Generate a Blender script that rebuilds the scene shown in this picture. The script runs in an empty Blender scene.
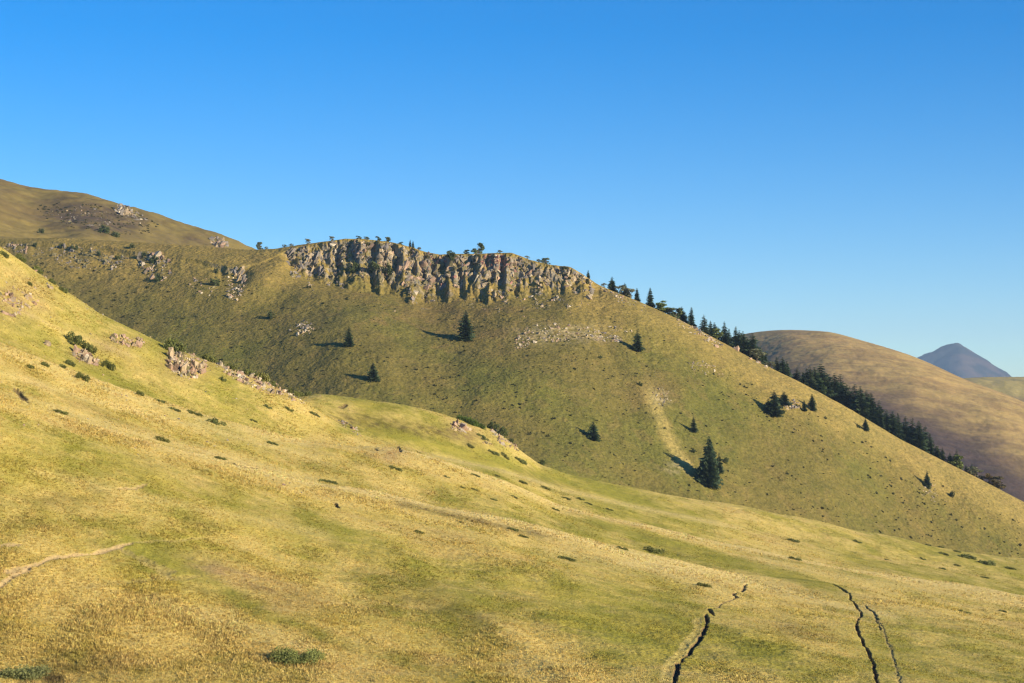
import bpy, bmesh, math, random
import numpy as np
from mathutils import Vector, Matrix

random.seed(7)
RNG = np.random.default_rng(7)
F = 1900.0          # focal length in picture units
CX, HY = 512.0, 420.0
sc = bpy.context.scene
COL = sc.collection

# ------------------------------------------------------------------ camera, light, sky
cam_d = bpy.data.cameras.new("camera")
cam = bpy.data.objects.new("camera", cam_d)
COL.objects.link(cam)
cam.location = (0, 0, 0)
cam.rotation_euler = (math.radians(90), 0, 0)
cam_d.sensor_width = 36.0
cam_d.lens = 36.0 * F / 1024.0
cam_d.shift_y = (HY - 341.5) / 1024.0
cam_d.clip_start = 0.3
cam_d.clip_end = 60000
sc.camera = cam

SUN_EL, SUN_AZ = math.radians(17), math.radians(122)   # azimuth clockwise from the view direction (+Y)
sdir = Vector((math.sin(SUN_AZ) * math.cos(SUN_EL), math.cos(SUN_AZ) * math.cos(SUN_EL), math.sin(SUN_EL)))
sun_d = bpy.data.lights.new("sun", 'SUN')
sun_d.energy = 5.0
sun_d.angle = math.radians(0.5)
sun_d.color = (1.0, 0.87, 0.66)
sun = bpy.data.objects.new("sun", sun_d)
COL.objects.link(sun)
sun.rotation_euler = sdir.to_track_quat('Z', 'Y').to_euler()

world = bpy.data.worlds.new("World")
sc.world = world
world.use_nodes = True
wn = world.node_tree
wn.nodes.clear()
sky = wn.nodes.new("ShaderNodeTexSky")
sky.sky_type = 'NISHITA'
sky.sun_disc = False
sky.sun_elevation = SUN_EL
sky.sun_rotation = SUN_AZ
sky.altitude = 1800
sky.air_density = 1.0
sky.dust_density = 0.1
sky.ozone_density = 3.0
bg = wn.nodes.new("ShaderNodeBackground")
bg.inputs['Strength'].default_value = 0.105
wo = wn.nodes.new("ShaderNodeOutputWorld")
hs = wn.nodes.new("ShaderNodeHueSaturation")
hs.inputs['Saturation'].default_value = 1.47
hs.inputs['Hue'].default_value = 0.509
wn.links.new(sky.outputs[0], hs.inputs['Color'])
wn.links.new(hs.outputs[0], bg.inputs['Color'])
wn.links.new(bg.outputs[0], wo.inputs['Surface'])

sc.view_settings.view_transform = 'Standard'
sc.view_settings.look = 'None'
sc.view_settings.gamma = 1.0
sc.view_settings.exposure = 0.75
sc.view_settings.use_curve_mapping = False
sc.cycles.max_bounces = 4
sc.cycles.diffuse_bounces = 2
sc.cycles.transparent_max_bounces = 8
sc.cycles.use_denoising = True
sc.cycles.filter_width = 1.3
sc.cycles.volume_bounces = 0

# ------------------------------------------------------------------ numeric helpers
def pnoise(x, y, seed=0):
    x = np.asarray(x, np.float32); y = np.asarray(y, np.float32)
    xi = np.floor(x).astype(np.int64); yi = np.floor(y).astype(np.int64)
    xf = (x - xi).astype(np.float32); yf = (y - yi).astype(np.float32)
    def grad(ix, iy, dx, dy):
        h = (ix * 374761393 + iy * 668265263 + seed * 974634777) & 0xFFFFFFFF
        h = ((h ^ (h >> 13)) * 1274126177) & 0xFFFFFFFF
        h = (h ^ (h >> 16)) & 1023
        a = h.astype(np.float32) * np.float32(2 * math.pi / 1024)
        return np.cos(a) * dx + np.sin(a) * dy
    u = xf * xf * xf * (xf * (xf * 6 - 15) + 10)
    v = yf * yf * yf * (yf * (yf * 6 - 15) + 10)
    a = grad(xi, yi, xf, yf); b = grad(xi + 1, yi, xf - 1, yf)
    c = grad(xi, yi + 1, xf, yf - 1); d = grad(xi + 1, yi + 1, xf - 1, yf - 1)
    return ((a + u * (b - a)) + v * ((c + u * (d - c)) - (a + u * (b - a)))) * 1.4

def fbm(x, y, size, octs=3, seed=0, gain=0.5):
    s = 0; amp = 1.0; f = 1.0 / size
    for o in range(octs):
        s = s + amp * pnoise(np.asarray(x) * f + 17.3 * o, np.asarray(y) * f - 9.1 * o, seed + o)
        amp *= gain; f *= 2.03
    return s

def sstep(a, b, x):
    t = np.clip((x - a) / (b - a), 0, 1)
    return t * t * (3 - 2 * t)

def lerp(a, b, t):
    t = np.asarray(t)[..., None]
    return np.asarray(a) * (1 - t) + np.asarray(b) * t

def curve(px, pts, smooth=6.0):
    """a line through (px, value) points, eased, carried on straight past its ends"""
    p = np.array(pts, float)
    xs, ys = p[:, 0], p[:, 1]
    px = np.asarray(px, float)
    def raw(q):
        v = np.interp(q, xs, ys)
        s0 = (ys[1] - ys[0]) / (xs[1] - xs[0]); s1 = (ys[-1] - ys[-2]) / (xs[-1] - xs[-2])
        v = np.where(q < xs[0], ys[0] + s0 * (q - xs[0]), v)
        return np.where(q > xs[-1], ys[-1] + s1 * (q - xs[-1]), v)
    if smooth <= 0:
        return raw(px)
    acc = 0; wsum = 0
    for k in np.linspace(-2, 2, 13):
        w = math.exp(-k * k / 2)
        acc = acc + w * raw(px + k * smooth); wsum += w
    return acc / wsum

def pchip_rows(Yk, Zk, segs):
    """monotone cubic through the levels of every column; segs = rows per gap"""
    K = Yk.shape[0]
    h = np.diff(Yk, axis=0); dl = np.diff(Zk, axis=0) / h
    m = np.zeros_like(Yk)
    for i in range(1, K - 1):
        w1 = 2 * h[i] + h[i - 1]; w2 = h[i] + 2 * h[i - 1]
        ok = dl[i - 1] * dl[i] > 0
        with np.errstate(divide='ignore', invalid='ignore'):
            mm = (w1 + w2) / (w1 / dl[i - 1] + w2 / dl[i])
        m[i] = np.where(ok, mm, 0)
    m[0] = dl[0]; m[-1] = dl[-1]
    Y, Z, L = [], [], []
    for i in range(K - 1):
        n = segs[i]
        ts = np.arange(n) / n if i < K - 2 else np.arange(n + 1) / n
        for t in ts:
            h00 = 2 * t**3 - 3 * t**2 + 1; h10 = t**3 - 2 * t**2 + t
            h01 = -2 * t**3 + 3 * t**2; h11 = t**3 - t**2
            Y.append(Yk[i] + t * h[i])
            Z.append(h00 * Zk[i] + h10 * h[i] * m[i] + h01 * Zk[i + 1] + h11 * h[i] * m[i + 1])
            L.append(i + t)
    return np.array(Y), np.array(Z), np.array(L)

# ------------------------------------------------------------------ mesh helpers
def mesh_from(name, V, Fc, mat, cols=None, smooth=False, sides=None):
    """V (n,3); Fc (m,k) faces; cols (n,3) surface colour per vertex"""
    me = bpy.data.meshes.new(name)
    V = np.ascontiguousarray(V, np.float32); Fc = np.ascontiguousarray(Fc, np.int32)
    k = Fc.shape[1]
    me.vertices.add(len(V)); me.vertices.foreach_set("co", V.ravel())
    me.loops.add(Fc.size); me.loops.foreach_set("vertex_index", Fc.ravel())
    me.polygons.add(len(Fc))
    me.polygons.foreach_set("loop_start", np.arange(0, Fc.size, k, dtype=np.int32))
    me.polygons.foreach_set("use_smooth", np.full(len(Fc), smooth, bool))
    if cols is not None:
        a = me.attributes.new("Col", 'FLOAT_COLOR', 'POINT')
        c4 = np.ones((len(V), 4), np.float32); c4[:, :3] = cols
        a.data.foreach_set("color", c4.ravel())
    me.update(calc_edges=True)
    if mat: me.materials.append(mat)
    return me

def link(name, me, parent=None, **props):
    o = bpy.data.objects.new(name, me)
    COL.objects.link(o)
    if parent: o.parent = parent
    for k, v in props.items(): o[k] = v
    return o

def empty(name, loc, label, cat, group=None, rz=0.0, scale=1.0):
    o = bpy.data.objects.new(name, None)
    COL.objects.link(o)
    o.empty_display_size = 0.5
    o.location = loc; o.rotation_euler = (0, 0, rz)
    o.scale = (scale,) * 3 if not isinstance(scale, (tuple, list)) else scale
    o["label"] = label; o["category"] = cat
    if group: o["group"] = group
    return o

class Surf:
    """ground sheet laid out in columns that fan out from the viewpoint"""
    def __init__(self, px, Y, Z):
        self.px, self.Y, self.Z = px, Y, Z
        self.X = (px[None, :] - CX) / F * Y
    def faces(self):
        R, C = self.Y.shape
        i = np.arange(R * C).reshape(R, C)
        return np.stack([i[:-1, :-1], i[:-1, 1:], i[1:, 1:], i[1:, :-1]], -1).reshape(-1, 4)
    def verts(self):
        return np.stack([self.X, self.Y, self.Z], -1).reshape(-1, 3)
    def col(self, p):
        f = (p - self.px[0]) / (self.px[1] - self.px[0])
        i = int(min(max(f, 0), len(self.px) - 1.001)); return i, f - i
    def locate(self, p, q, ymin=90):
        i, t = self.col(p)
        Y = self.Y[:, i] * (1 - t) + self.Y[:, i + 1] * t
        Z = self.Z[:, i] * (1 - t) + self.Z[:, i + 1] * t
        PY = HY - F * Z / Y
        s = np.where((PY <= q) & (Y > ymin))[0]
        if len(s) == 0:
            s = [np.argmin(np.where(Y > ymin, PY, 1e9))]
        k = s[0]
        y, z = Y[k], Z[k]
        if k > 0 and PY[k - 1] > q > PY[k]:
            u = (PY[k - 1] - q) / (PY[k - 1] - PY[k])
            y = Y[k - 1] + u * (Y[k] - Y[k - 1]); z = Z[k - 1] + u * (Z[k] - Z[k - 1])
        return np.array([(p - CX) / F * y, y, z])
    def zat(self, x, y):
        i, t = self.col(CX + F * x / y)
        z0 = np.interp(y, self.Y[:, i], self.Z[:, i]); z1 = np.interp(y, self.Y[:, i + 1], self.Z[:, i + 1])
        return z0 * (1 - t) + z1 * t
    def normal(self, x, y, e=1.5):
        gx = (self.zat(x + e, y) - self.zat(x - e, y)) / (2 * e)
        gy = (self.zat(x, y + e) - self.zat(x, y - e)) / (2 * e)
        return Vector((-gx, -gy, 1)).normalized()

# ------------------------------------------------------------------ materials
def mat_vc(name, noise=(), rough=0.95, bump=None, spec=0.1, contrast=0.35, transl=0.0):
    """surface colour from the mesh's own vegetation map, broken up by procedural noise at several sizes"""
    m = bpy.data.materials.new(name); m.use_nodes = True
    nt = m.node_tree; nt.nodes.clear()
    out = nt.nodes.new("ShaderNodeOutputMaterial")
    bs = nt.nodes.new("ShaderNodeBsdfPrincipled")
    bs.inputs['Roughness'].default_value = rough
    bs.inputs['Specular IOR Level'].default_value = spec
    at = nt.nodes.new("ShaderNodeAttribute"); at.attribute_name = "Col"
    tc = nt.nodes.new("ShaderNodeTexCoord")
    colr = at.outputs['Color']
    for (scale, amt, warm, detail) in noise:
        n = nt.nodes.new("ShaderNodeTexNoise")
        n.inputs['Scale'].default_value = scale; n.inputs['Detail'].default_value = detail
        n.inputs['Roughness'].default_value = 0.65
        nt.links.new(tc.outputs['Object'], n.inputs['Vector'])
        r = nt.nodes.new("ShaderNodeMapRange")
        r.inputs['From Min'].default_value = 0.28; r.inputs['From Max'].default_value = 0.72
        r.inputs['To Min'].default_value = 0; r.inputs['To Max'].default_value = 1
        nt.links.new(n.outputs['Fac'], r.inputs['Value'])
        mx = nt.nodes.new("ShaderNodeMix"); mx.data_type = 'RGBA'; mx.blend_type = 'MULTIPLY'
        mx.inputs[0].default_value = 1.0
        mc = nt.nodes.new("ShaderNodeMix"); mc.data_type = 'RGBA'
        mc.inputs[6].default_value = (1 - amt, 1 - amt * (1 - 0.3 * warm), 1 - amt, 1)
        mc.inputs[7].default_value = (1 + amt * (1 + 0.2 * warm), 1 + amt, 1 + amt * (1 - 0.3 * warm), 1)
        nt.links.new(r.outputs['Result'], mc.inputs[0])
        nt.links.new(colr, mx.inputs[6]); nt.links.new(mc.outputs[2], mx.inputs[7])
        colr = mx.outputs[2]
    nt.links.new(colr, bs.inputs['Base Color'])
    if bump:
        n = nt.nodes.new("ShaderNodeTexNoise")
        n.inputs['Scale'].default_value = bump[0]; n.inputs['Detail'].default_value = 5
        nt.links.new(tc.outputs['Object'], n.inputs['Vector'])
        b = nt.nodes.new("ShaderNodeBump")
        b.inputs['Strength'].default_value = bump[1]; b.inputs['Distance'].default_value = bump[2]
        nt.links.new(n.outputs['Fac'], b.inputs['Height'])
        nt.links.new(b.outputs['Normal'], bs.inputs['Normal'])
    if transl > 0:
        tr = nt.nodes.new("ShaderNodeBsdfTranslucent")
        nt.links.new(colr, tr.inputs['Color'])
        ms = nt.nodes.new("ShaderNodeMixShader"); ms.inputs[0].default_value = transl
        nt.links.new(bs.outputs[0], ms.inputs[1]); nt.links.new(tr.outputs[0], ms.inputs[2])
        nt.links.new(ms.outputs[0], out.inputs['Surface'])
    else:
        nt.links.new(bs.outputs[0], out.inputs['Surface'])
    return m

M_NEAR = mat_vc("meadow", [(0.35, 0.10, 0.6, 3), (1.6, 0.14, 0.8, 3), (5.0, 0.16, 0.3, 2)], bump=(3.5, 0.5, 0.25))
M_TUFT = mat_vc("grass_blades", [], rough=0.8, spec=0.15, transl=0.25)
M_MID = mat_vc("upland_turf", [(0.05, 0.12, 1.0, 3), (0.25, 0.22, 0.8, 4), (0.9, 0.30, 0.4, 4)], bump=(0.8, 0.8, 0.9))
M_FAR = mat_vc("moor", [(0.012, 0.12, 1.0, 4), (0.09, 0.12, 0.6, 4)], bump=(0.12, 0.35, 3.0))
M_ROCK = mat_vc("rock", [(0.8, 0.18, 0.6, 4), (3.0, 0.18, 0.2, 3)], rough=0.9, bump=(2.5, 0.5, 0.25), spec=0.2)
M_SPRUCE = mat_vc("spruce_needles", [(0.9, 0.25, 0.4, 2)], rough=0.7, spec=0.2, transl=0.12)
M_LEAF = mat_vc("broad_leaves", [(0.8, 0.22, 0.5, 2)], rough=0.7, spec=0.25, transl=0.2)
M_BARK = mat_vc("bark", [(3.0, 0.25, 0.3, 4)], rough=0.95, bump=(8, 0.5, 0.05))

# ------------------------------------------------------------------ near hillside
px = np.arange(-70, 1095, 0.9)
A_ = curve(px, [(0, 392), (60, 412), (140, 437), (240, 465), (300, 481), (388, 497), (429, 506), (505, 520), (555, 532), (648, 555), (736, 570), (820, 585), (1024, 622)])
B_ = curve(px, [(0, 343), (100, 380), (200, 415), (300, 440), (360, 446), (400, 450), (450, 463), (500, 478), (560, 506), (648, 526), (736, 546), (860, 570), (1024, 595)])
C_ = curve(px, [(-30, 226), (0, 248), (40, 275), (100, 315), (160, 342), (220, 365), (270, 385), (300, 399), (340, 424), (370, 437), (400, 446), (440, 457), (500, 470), (560, 490), (640, 508), (720, 523), (800, 541), (900, 561), (1024, 580)], 3)
D_ = curve(px, [(-70, 415), (300, 398), (318, 395), (350, 398), (385, 402), (420, 408), (452, 416), (480, 425), (500, 434), (515, 448), (540, 465), (570, 475), (640, 489), (700, 501), (760, 511), (850, 529), (930, 546), (1000, 556), (1024, 558)], 3)
Yb = curve(px, [(0, 104), (512, 108), (1024, 120)], 30)
YA = curve(px, [(0, 190), (400, 212), (1024, 236)], 30)
YB = curve(px, [(0, 245), (400, 280), (1024, 312)], 30)
YC = curve(px, [(0, 318), (400, 322), (1024, 385)], 30)
YD = curve(px, [(0, 385), (400, 400), (700, 440), (1024, 475)], 30)
tr = 2.0 + 3.0 * np.exp(-((px - 460) / 90) ** 2)
Cp = np.maximum(C_ + 6 + 0.1 * np.maximum(D_ - C_, 0), np.where(px > 296, np.maximum(D_ + 5, C_ + 4), 0))
lev = [(np.full_like(px, 2.0), None, -1.8), (np.full_like(px, 40.0), None, -8.5), (Yb, 730 + 0 * px, None),
       (YA, A_, None), (YA * 1.08, A_ + tr, None), (YB, B_, None), (YB * 1.07, B_ + 2.5, None), (YC, C_, None),
       (YC + 38, Cp, None), (YD, D_, None), (YD + 50, D_ + 70, None), (YD + 140, None, -76.0)]
Yk = np.array([l[0] for l in lev])
Zk = np.array([(HY - l[1]) / F * l[0] if l[1] is not None else np.full_like(px, l[2]) for l in lev])
segs = [4, 16, 400, 45, 130, 40, 170, 60, 110, 40, 8]
Y, Z, L = pchip_rows(Yk, Zk, segs)
near = Surf(px, Y, Z)
X = near.X
PXg = np.broadcast_to(px[None, :], Y.shape)
Lg = np.broadcast_to(L[:, None], Y.shape)
PYg = HY - F * Z / Y
vis = sstep(60, 95, Y) * (1 - sstep(9.3, 9.9, Lg))
# folds, hummocks and tussocks
s1 = fbm(X * 0.8 + Y * 0.25, Y * 0.55 - X * 0.2, 22, 3, 11)
Z = Z + vis * (0.55 * s1 * (1 - 0.6 * np.exp(-((Lg - 7) / 0.5) ** 2)))
# a second low crest running down the middle of the front slope
fd = (PYg - curve(px, [(250, 548), (414, 568), (480, 610), (543, 659), (600, 705)], 8)[None, :])
Z = Z + np.where((PXg > 300), 0.22 * np.exp(-(fd / 16.0) ** 2) * sstep(330, 430, PXg) * (1 - sstep(600, 680, PXg)), 0) * (Lg < 3)
terr = fbm(X * 0.25 + 0.35 * Y, 0.9 * Y - 0.2 * X, 5.0, 2, 31)
t1 = fbm(X, Y, 2.3, 2, 41); t2 = fbm(X, Y, 0.85, 2, 51)
rough = 0.55 + 0.6 * sstep(-0.25, 0.5, fbm(X, Y, 30, 2, 61))
Z = Z + vis * (0.10 * terr + rough * (0.10 * t1 + 0.085 * np.abs(t2)))
near.Z = Z
PYg = HY - F * Z / Y

def blob(cx, cy, rx, ry, ang=0.0):
    a = math.radians(ang); dx = PXg - cx; dy = PYg - cy
    u = dx * math.cos(a) + dy * math.sin(a); v = -dx * math.sin(a) + dy * math.cos(a)
    return np.exp(-((u / rx) ** 2 + (v / ry) ** 2))
def band(pts, w):
    c = curve(px, pts, 4)[None, :]
    x0, x1 = pts[0][0], pts[-1][0]
    return np.exp(-((PYg - c) / w) ** 2) * sstep(x0 - 12, x0 + 12, PXg) * (1 - sstep(x1 - 12, x1 + 12, PXg))

# ------ vegetation map of the near hillside (which plants grow where, plus one trough's shade painted in)
n_big = fbm(X * 0.8 + 0.3 * Y, Y * 0.5, 26, 3, 71)
n_mid = fbm(X, Y * 0.6, 6, 3, 81)
n_sm = fbm(X, Y, 1.6, 2, 91)
g = 0.49 + 0.42 * n_big + 0.34 * n_mid + 0.22 * n_sm
g += 0.45 * band([(120, 543), (200, 575), (260, 612), (330, 640), (430, 672), (520, 700)], 11)
g += 0.40 * blob(590, 620, 90, 45, 25) + 0.35 * blob(660, 650, 60, 40) + 0.35 * blob(350, 535, 45, 12, 15)
g += 0.35 * blob(770, 655, 60, 18, 30) + 0.30 * blob(900, 650, 60, 40) + 0.45 * band([(330, 428), (400, 434), (450, 452), (540, 476), (640, 500)], 7)
g += 0.45 * band([(590, 520), (650, 538), (720, 558), (800, 580), (860, 600)], 6) + 0.3 * blob(690, 520, 60, 8, 12)
g += (0.04 - 0.16 * sstep(-.1, .5, n_mid)) * sstep(5.3, 6.0, Lg) * (PXg < 310)
g += 0.25 * blob(180, 365, 120, 30, 25) + 0.25 * blob(200, 570, 90, 22, 20) + 0.3 * blob(460, 600, 40, 30, 40)
g -= 0.85 * np.exp(-((Lg - 2.97) / 0.10) ** 2) * sstep(-20, 120, PXg) * (1 - sstep(640, 800, PXg))
g -= 0.5 * np.exp(-((Lg - 2.90) / 0.12) ** 2)
g -= 0.75 * np.exp(-((Lg - 4.95) / 0.16) ** 2)
g -= 0.35 * blob(400, 452, 60, 12, 15) + 0.5 * blob(100, 395, 120, 7, 22)
g -= 0.40 * blob(170, 620, 120, 16, 15) + 0.35 * blob(560, 670, 60, 22, 35) + 0.3 * blob(270, 590, 60, 14, 10)
g -= 0.40 * blob(520, 560, 120, 12, 14) + 0.3 * blob(930, 600, 90, 14, 8)
g -= 0.30 * blob(10, 400, 50, 10, 15) + 0.28 * blob(110, 625, 170, 40, 5)
g = sstep(0.02, 1.0, g)
STRAW, GREEN, TAN = (0.57, 0.42, 0.132), (0.262, 0.236, 0.036), (0.42, 0.275, 0.11)
OLIVE, HEATH_SHADE, SOIL = (0.145, 0.115, 0.028), (0.10, 0.068, 0.032), (0.30, 0.195, 0.105)
colr = lerp(STRAW, GREEN, g)
mid_y = sstep(-0.1, 0.5, fbm(X, Y, 9, 3, 101)) * 0.6
colr = lerp(colr, np.array((0.435, 0.34, 0.066)), mid_y * 0.7)
colr = lerp(colr, np.array(TAN), 0.3 * sstep(0.15, 0.65, fbm(X, Y, 11, 3, 111)) * (1 - g))
heath = sstep(0.25, 0.6, fbm(X, Y, 4.5, 3, 121) + 0.25 * n_big) * 0.16  # heath patches; this mask also carries a painted trough shadow
heath += 0.9 * sstep(-0.15, 0.35, n_mid + 0.3 * n_sm) * (blob(30, 684, 130, 20, 5) + 0.6 * blob(130, 695, 60, 16, 0))
heath += 0.75 * band([(395, 502), (440, 512), (500, 525), (560, 538)], 4.0)  # shadow in the trough behind the crest, painted as a dark band
heath += 0.6 * band([(330, 418), (380, 424), (440, 432), (480, 438)], 8) * (Lg > 7.4) + 0.35 * blob(790, 632, 40, 9, 10) + 0.3 * blob(540, 480, 40, 6, 20)
heath += 0.35 * blob(430, 600, 60, 14, 25) + 0.35 * blob(90, 405, 50, 6, 25) + 0.35 * blob(60, 500, 60, 10, 0) + .3 * blob(280, 600, 40, 14, 15)
heath = np.clip(heath * (0.6 + 0.6 * sstep(-0.4, 0.4, n_sm)), 0, 0.85)
colr = lerp(colr, lerp(OLIVE, HEATH_SHADE, sstep(-0.2, 0.3, fbm(X, Y, 2.2, 2, 131))), heath)
pale = 0.95 * np.exp(-((Lg - 2.975) / 0.06) ** 2) * sstep(-20, 60, PXg) * (1 - sstep(680, 830, PXg)) + 0.9 * np.exp(-((Lg - 4.95) / 0.13) ** 2) * (0.5 + 0.5 * sstep(300, 420, PXg))
pale += 0.6 * band([(430, 455), (500, 470), (560, 489), (640, 508), (740, 528)], 2.5) + 0.6 * band([(0, 372), (100, 402), (220, 432), (330, 462)], 4) + 0.7 * band([(620, 560), (700, 573), (800, 596), (900, 618)], 4)
pale += 0.55 * band([(40, 405), (140, 434), (240, 462), (320, 482)], 5) + 0.5 * band([(0, 352), (100, 388), (200, 420), (310, 446)], 3.5) + 0.45 * band([(0, 300), (60, 330), (140, 358)], 3) + 0.4 * band([(30, 470), (120, 492), (230, 515), (330, 535)], 5)
pale += 0.5 * band([(150, 600), (250, 628), (330, 655)], 7) + 0.45 * band([(540, 548), (640, 566), (730, 590)], 7) + .5 * band([(760, 560), (860, 580), (1030, 606)], 4)
colr = lerp(colr, np.array((0.66, 0.50, 0.20)), np.clip(pale, 0, 0.9) * (0.55 + 0.45 * sstep(-0.5, 0.3, n_mid + n_sm)))
earth = 0.75 * blob(225, 573, 50, 9, 18) + 0.6 * blob(390, 455, 22, 7) + 0.45 * blob(110, 350, 40, 8, 25) + 0.5 * blob(250, 372, 50, 10, 25) + 0.7 * blob(15, 300, 35, 22) + 0.7 * blob(186, 365, 26, 16) + 0.6 * blob(85, 357, 18, 7, 20) + 0.5 * blob(127, 342, 20, 7) + 0.4 * blob(465, 435, 25, 9, 20)
colr = lerp(colr, np.array((0.34, 0.22, 0.11)), np.clip(earth, 0, 0.8) * (0.5 + 0.5 * sstep(-0.3, 0.3, n_sm)))

# ------ trodden paths and the eroded, gullied tracks, worked into the ground itself
BARE = np.zeros(Y.shape)
def worn(pts, width, depth, soft, colour, strength, jit=0.25, seed=0):
    P = np.array([near.locate(a, b) for a, b in pts])
    r = np.random.default_rng(seed)
    dense = []
    for a, b in zip(P[:-1], P[1:]):
        n = max(2, int(np.linalg.norm(b - a) / 1.2))
        for k in range(n):
            dense.append(a + (b - a) * k / n + np.array([r.normal(0, jit), r.normal(0, jit), 0]))
    dense.append(P[-1]); D = np.array(dense)[:, :2]
    lo, hi = D.min(0) - 3, D.max(0) + 3
    sel = (X > lo[0]) & (X < hi[0]) & (Y > lo[1]) & (Y < hi[1])
    xs, ys = X[sel], Y[sel]
    best = np.full(xs.shape, 1e9); tt = np.zeros(xs.shape)
    for k in range(len(D) - 1):
        a, b = D[k], D[k + 1]; ab = b - a; L2 = (ab ** 2).sum() + 1e-9
        t = np.clip(((xs - a[0]) * ab[0] + (ys - a[1]) * ab[1]) / L2, 0, 1)
        d = np.hypot(xs - a[0] - t * ab[0], ys - a[1] - t * ab[1])
        w = d < best
        best = np.where(w, d, best); tt = np.where(w, (k + t) / (len(D) - 1), tt)
    w = width * (0.9 + 0.7 * pnoise(tt * 11.0, tt * 0 + seed, 5)) * np.minimum(1, 6 * np.minimum(tt, 1 - tt) + 0.5)
    prof = 1 - sstep(w * (1 - soft), w * 1.08, best)
    Z[sel] = Z[sel] - depth * prof
    m = np.clip((1 - sstep(w * 0.9, w * 1.5, best)) * strength, 0, 1)
    colr[sel] = lerp(colr[sel], np.array(colour), m)
    if seed != 1: BARE[sel] = np.maximum(BARE[sel], m)
DARK = (0.15, 0.095, 0.052)
PALE = (0.46, 0.32, 0.16)
worn([(664, 690), (669, 665), (685, 646), (696, 632), (699, 618)], 0.42, 0.05, 0.8, (0.58, 0.44, 0.17), 0.45, 0.1, 1)
worn([(672, 695), (675, 676), (678, 663), (690, 652), (700, 640), (704, 630), (707, 622), (706, 614)], 0.19, 0.4, 0.35, DARK, 1.0, 0.05, 2)
worn([(708, 613), (714, 608)], 0.2, 0.35, 0.3, DARK, 0.95, 0.2, 3)
worn([(714, 608), (722, 604), (734, 599)], 0.12, 0.08, 0.5, (0.24, 0.17, 0.08), 0.8, 0.08, 20)
worn([(902, 692), (893, 655), (884, 632), (878, 618)], 0.13, 0.06, 0.6, (0.27, 0.20, 0.08), 0.7, 0.08, 21)
worn([(734, 599), (737, 592)], 0.18, 0.35, 0.3, DARK, 0.95, 0.15, 4)
worn([(742, 592), (746, 584)], 0.17, 0.35, 0.3, DARK, 0.95, 0.15, 5)
worn([(879, 692), (874, 668), (870, 655), (862, 640), (857, 627), (858, 620), (862, 613), (856, 606), (851, 600), (849, 594)], 0.14, 0.35, 0.35, DARK, 1.0, 0.07, 6)
worn([(850, 594), (842, 589), (832, 584)], 0.22, 0.4, 0.4, (0.10, 0.07, 0.035), 0.8, 0.2, 7)
worn([(866, 605), (873, 612), (878, 622), (880, 630)], 0.16, 0.15, 0.5, (0.16, 0.115, 0.05), 0.8, 0.12, 8)
worn([(902, 695), (897, 670), (890, 645), (881, 630)], 0.2, 0.03, 0.9, (0.30, 0.23, 0.08), 0.5, 0.15, 9)

worn([(-6, 586), (14, 573), (30, 567), (50, 559), (80, 554), (110, 548), (132, 543)], 0.24, 0.10, 0.6, PALE, 0.85, 0.16, 13)
worn([(132, 543), (155, 540), (180, 541), (205, 538)], 0.18, 0.03, 0.8, (0.42, 0.32, 0.12), 0.5, 0.1, 19)
worn([(4, 572), (16, 570), (30, 567)], 0.24, 0.06, 0.5, PALE, 0.8, 0.12, 14)
worn([(-8, 546), (20, 544)], 0.28, 0.06, 0.5, PALE, 0.8, 0.1, 15)
worn([(118, 489), (132, 488), (146, 484)], 0.2, 0.06, 0.5, PALE, 0.6, 0.1, 16)
worn([(70, 588), (110, 584), (160, 580), (200, 576)], 0.3, 0.05, 0.7, (0.36, 0.27, 0.09), 0.6, 0.1, 17)
worn([(125, 548), (140, 560), (160, 572), (170, 578)], 0.5, 0.12, 0.6, (0.34, 0.25, 0.11), 0.5, 0.4, 18)
for k, (pp, w) in enumerate([([(398, 446), (400, 452)], .5), ([(375, 449), (377, 451)], .3), ([(334, 502), (338, 508)], .35), ([(16, 388), (22, 397), (26, 402)], .8), ([(226, 461), (240, 466), (256, 468)], .6), ([(340, 408), (346, 404)], .8)]):
    worn(pp, w * 0.6, 0.3, 0.5, (0.13, 0.085, 0.045), 0.85, 0.1, 30 + k)
near.Z = Z
PYg = HY - F * Z / Y
colr = np.clip(colr, 0.005, 0.8)
nearM = mesh_from("hillside", near.verts(), near.faces(), M_NEAR, colr.reshape(-1, 3), smooth=True)
link("hillside", nearM, kind="structure")

# the same slope carried on to both sides of the viewpoint and behind it
tx, ty = np.meshgrid(np.linspace(-420, 420, 141), np.concatenate([np.linspace(-160, 40, 41), np.linspace(46, 470, 80)]))
Yq = np.clip(ty, 3, None); pq = np.clip(CX + F * tx / Yq, -68, 1091)
iq = np.clip(((pq - px[0]) / 0.9).astype(int), 0, len(px) - 1)
tz = np.empty(tx.shape)
for u in range(tx.shape[0]):
    for v in range(tx.shape[1]):
        tz[u, v] = np.interp(Yq[u, v], near.Y[::6, iq[u, v]], near.Z[::6, iq[u, v]])
over = np.abs(CX + F * tx / Yq - pq) / F * Yq
tz = tz - 0.9 - 0.02 * np.minimum(over, 60) + 0.3 * fbm(tx, ty, 9, 2, 455)
ix = np.arange(tx.size).reshape(tx.shape)
tF = np.stack([ix[:-1, :-1], ix[:-1, 1:], ix[1:, 1:], ix[1:, :-1]], -1).reshape(-1, 4)
tc = lerp(STRAW, GREEN, sstep(-.4, .5, fbm(tx, ty, 20, 3, 456))).reshape(-1, 3)
link("terrain", mesh_from("terrain", np.stack([tx, ty, tz], -1).reshape(-1, 3), tF, M_NEAR, tc, smooth=True), kind="structure")

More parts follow.
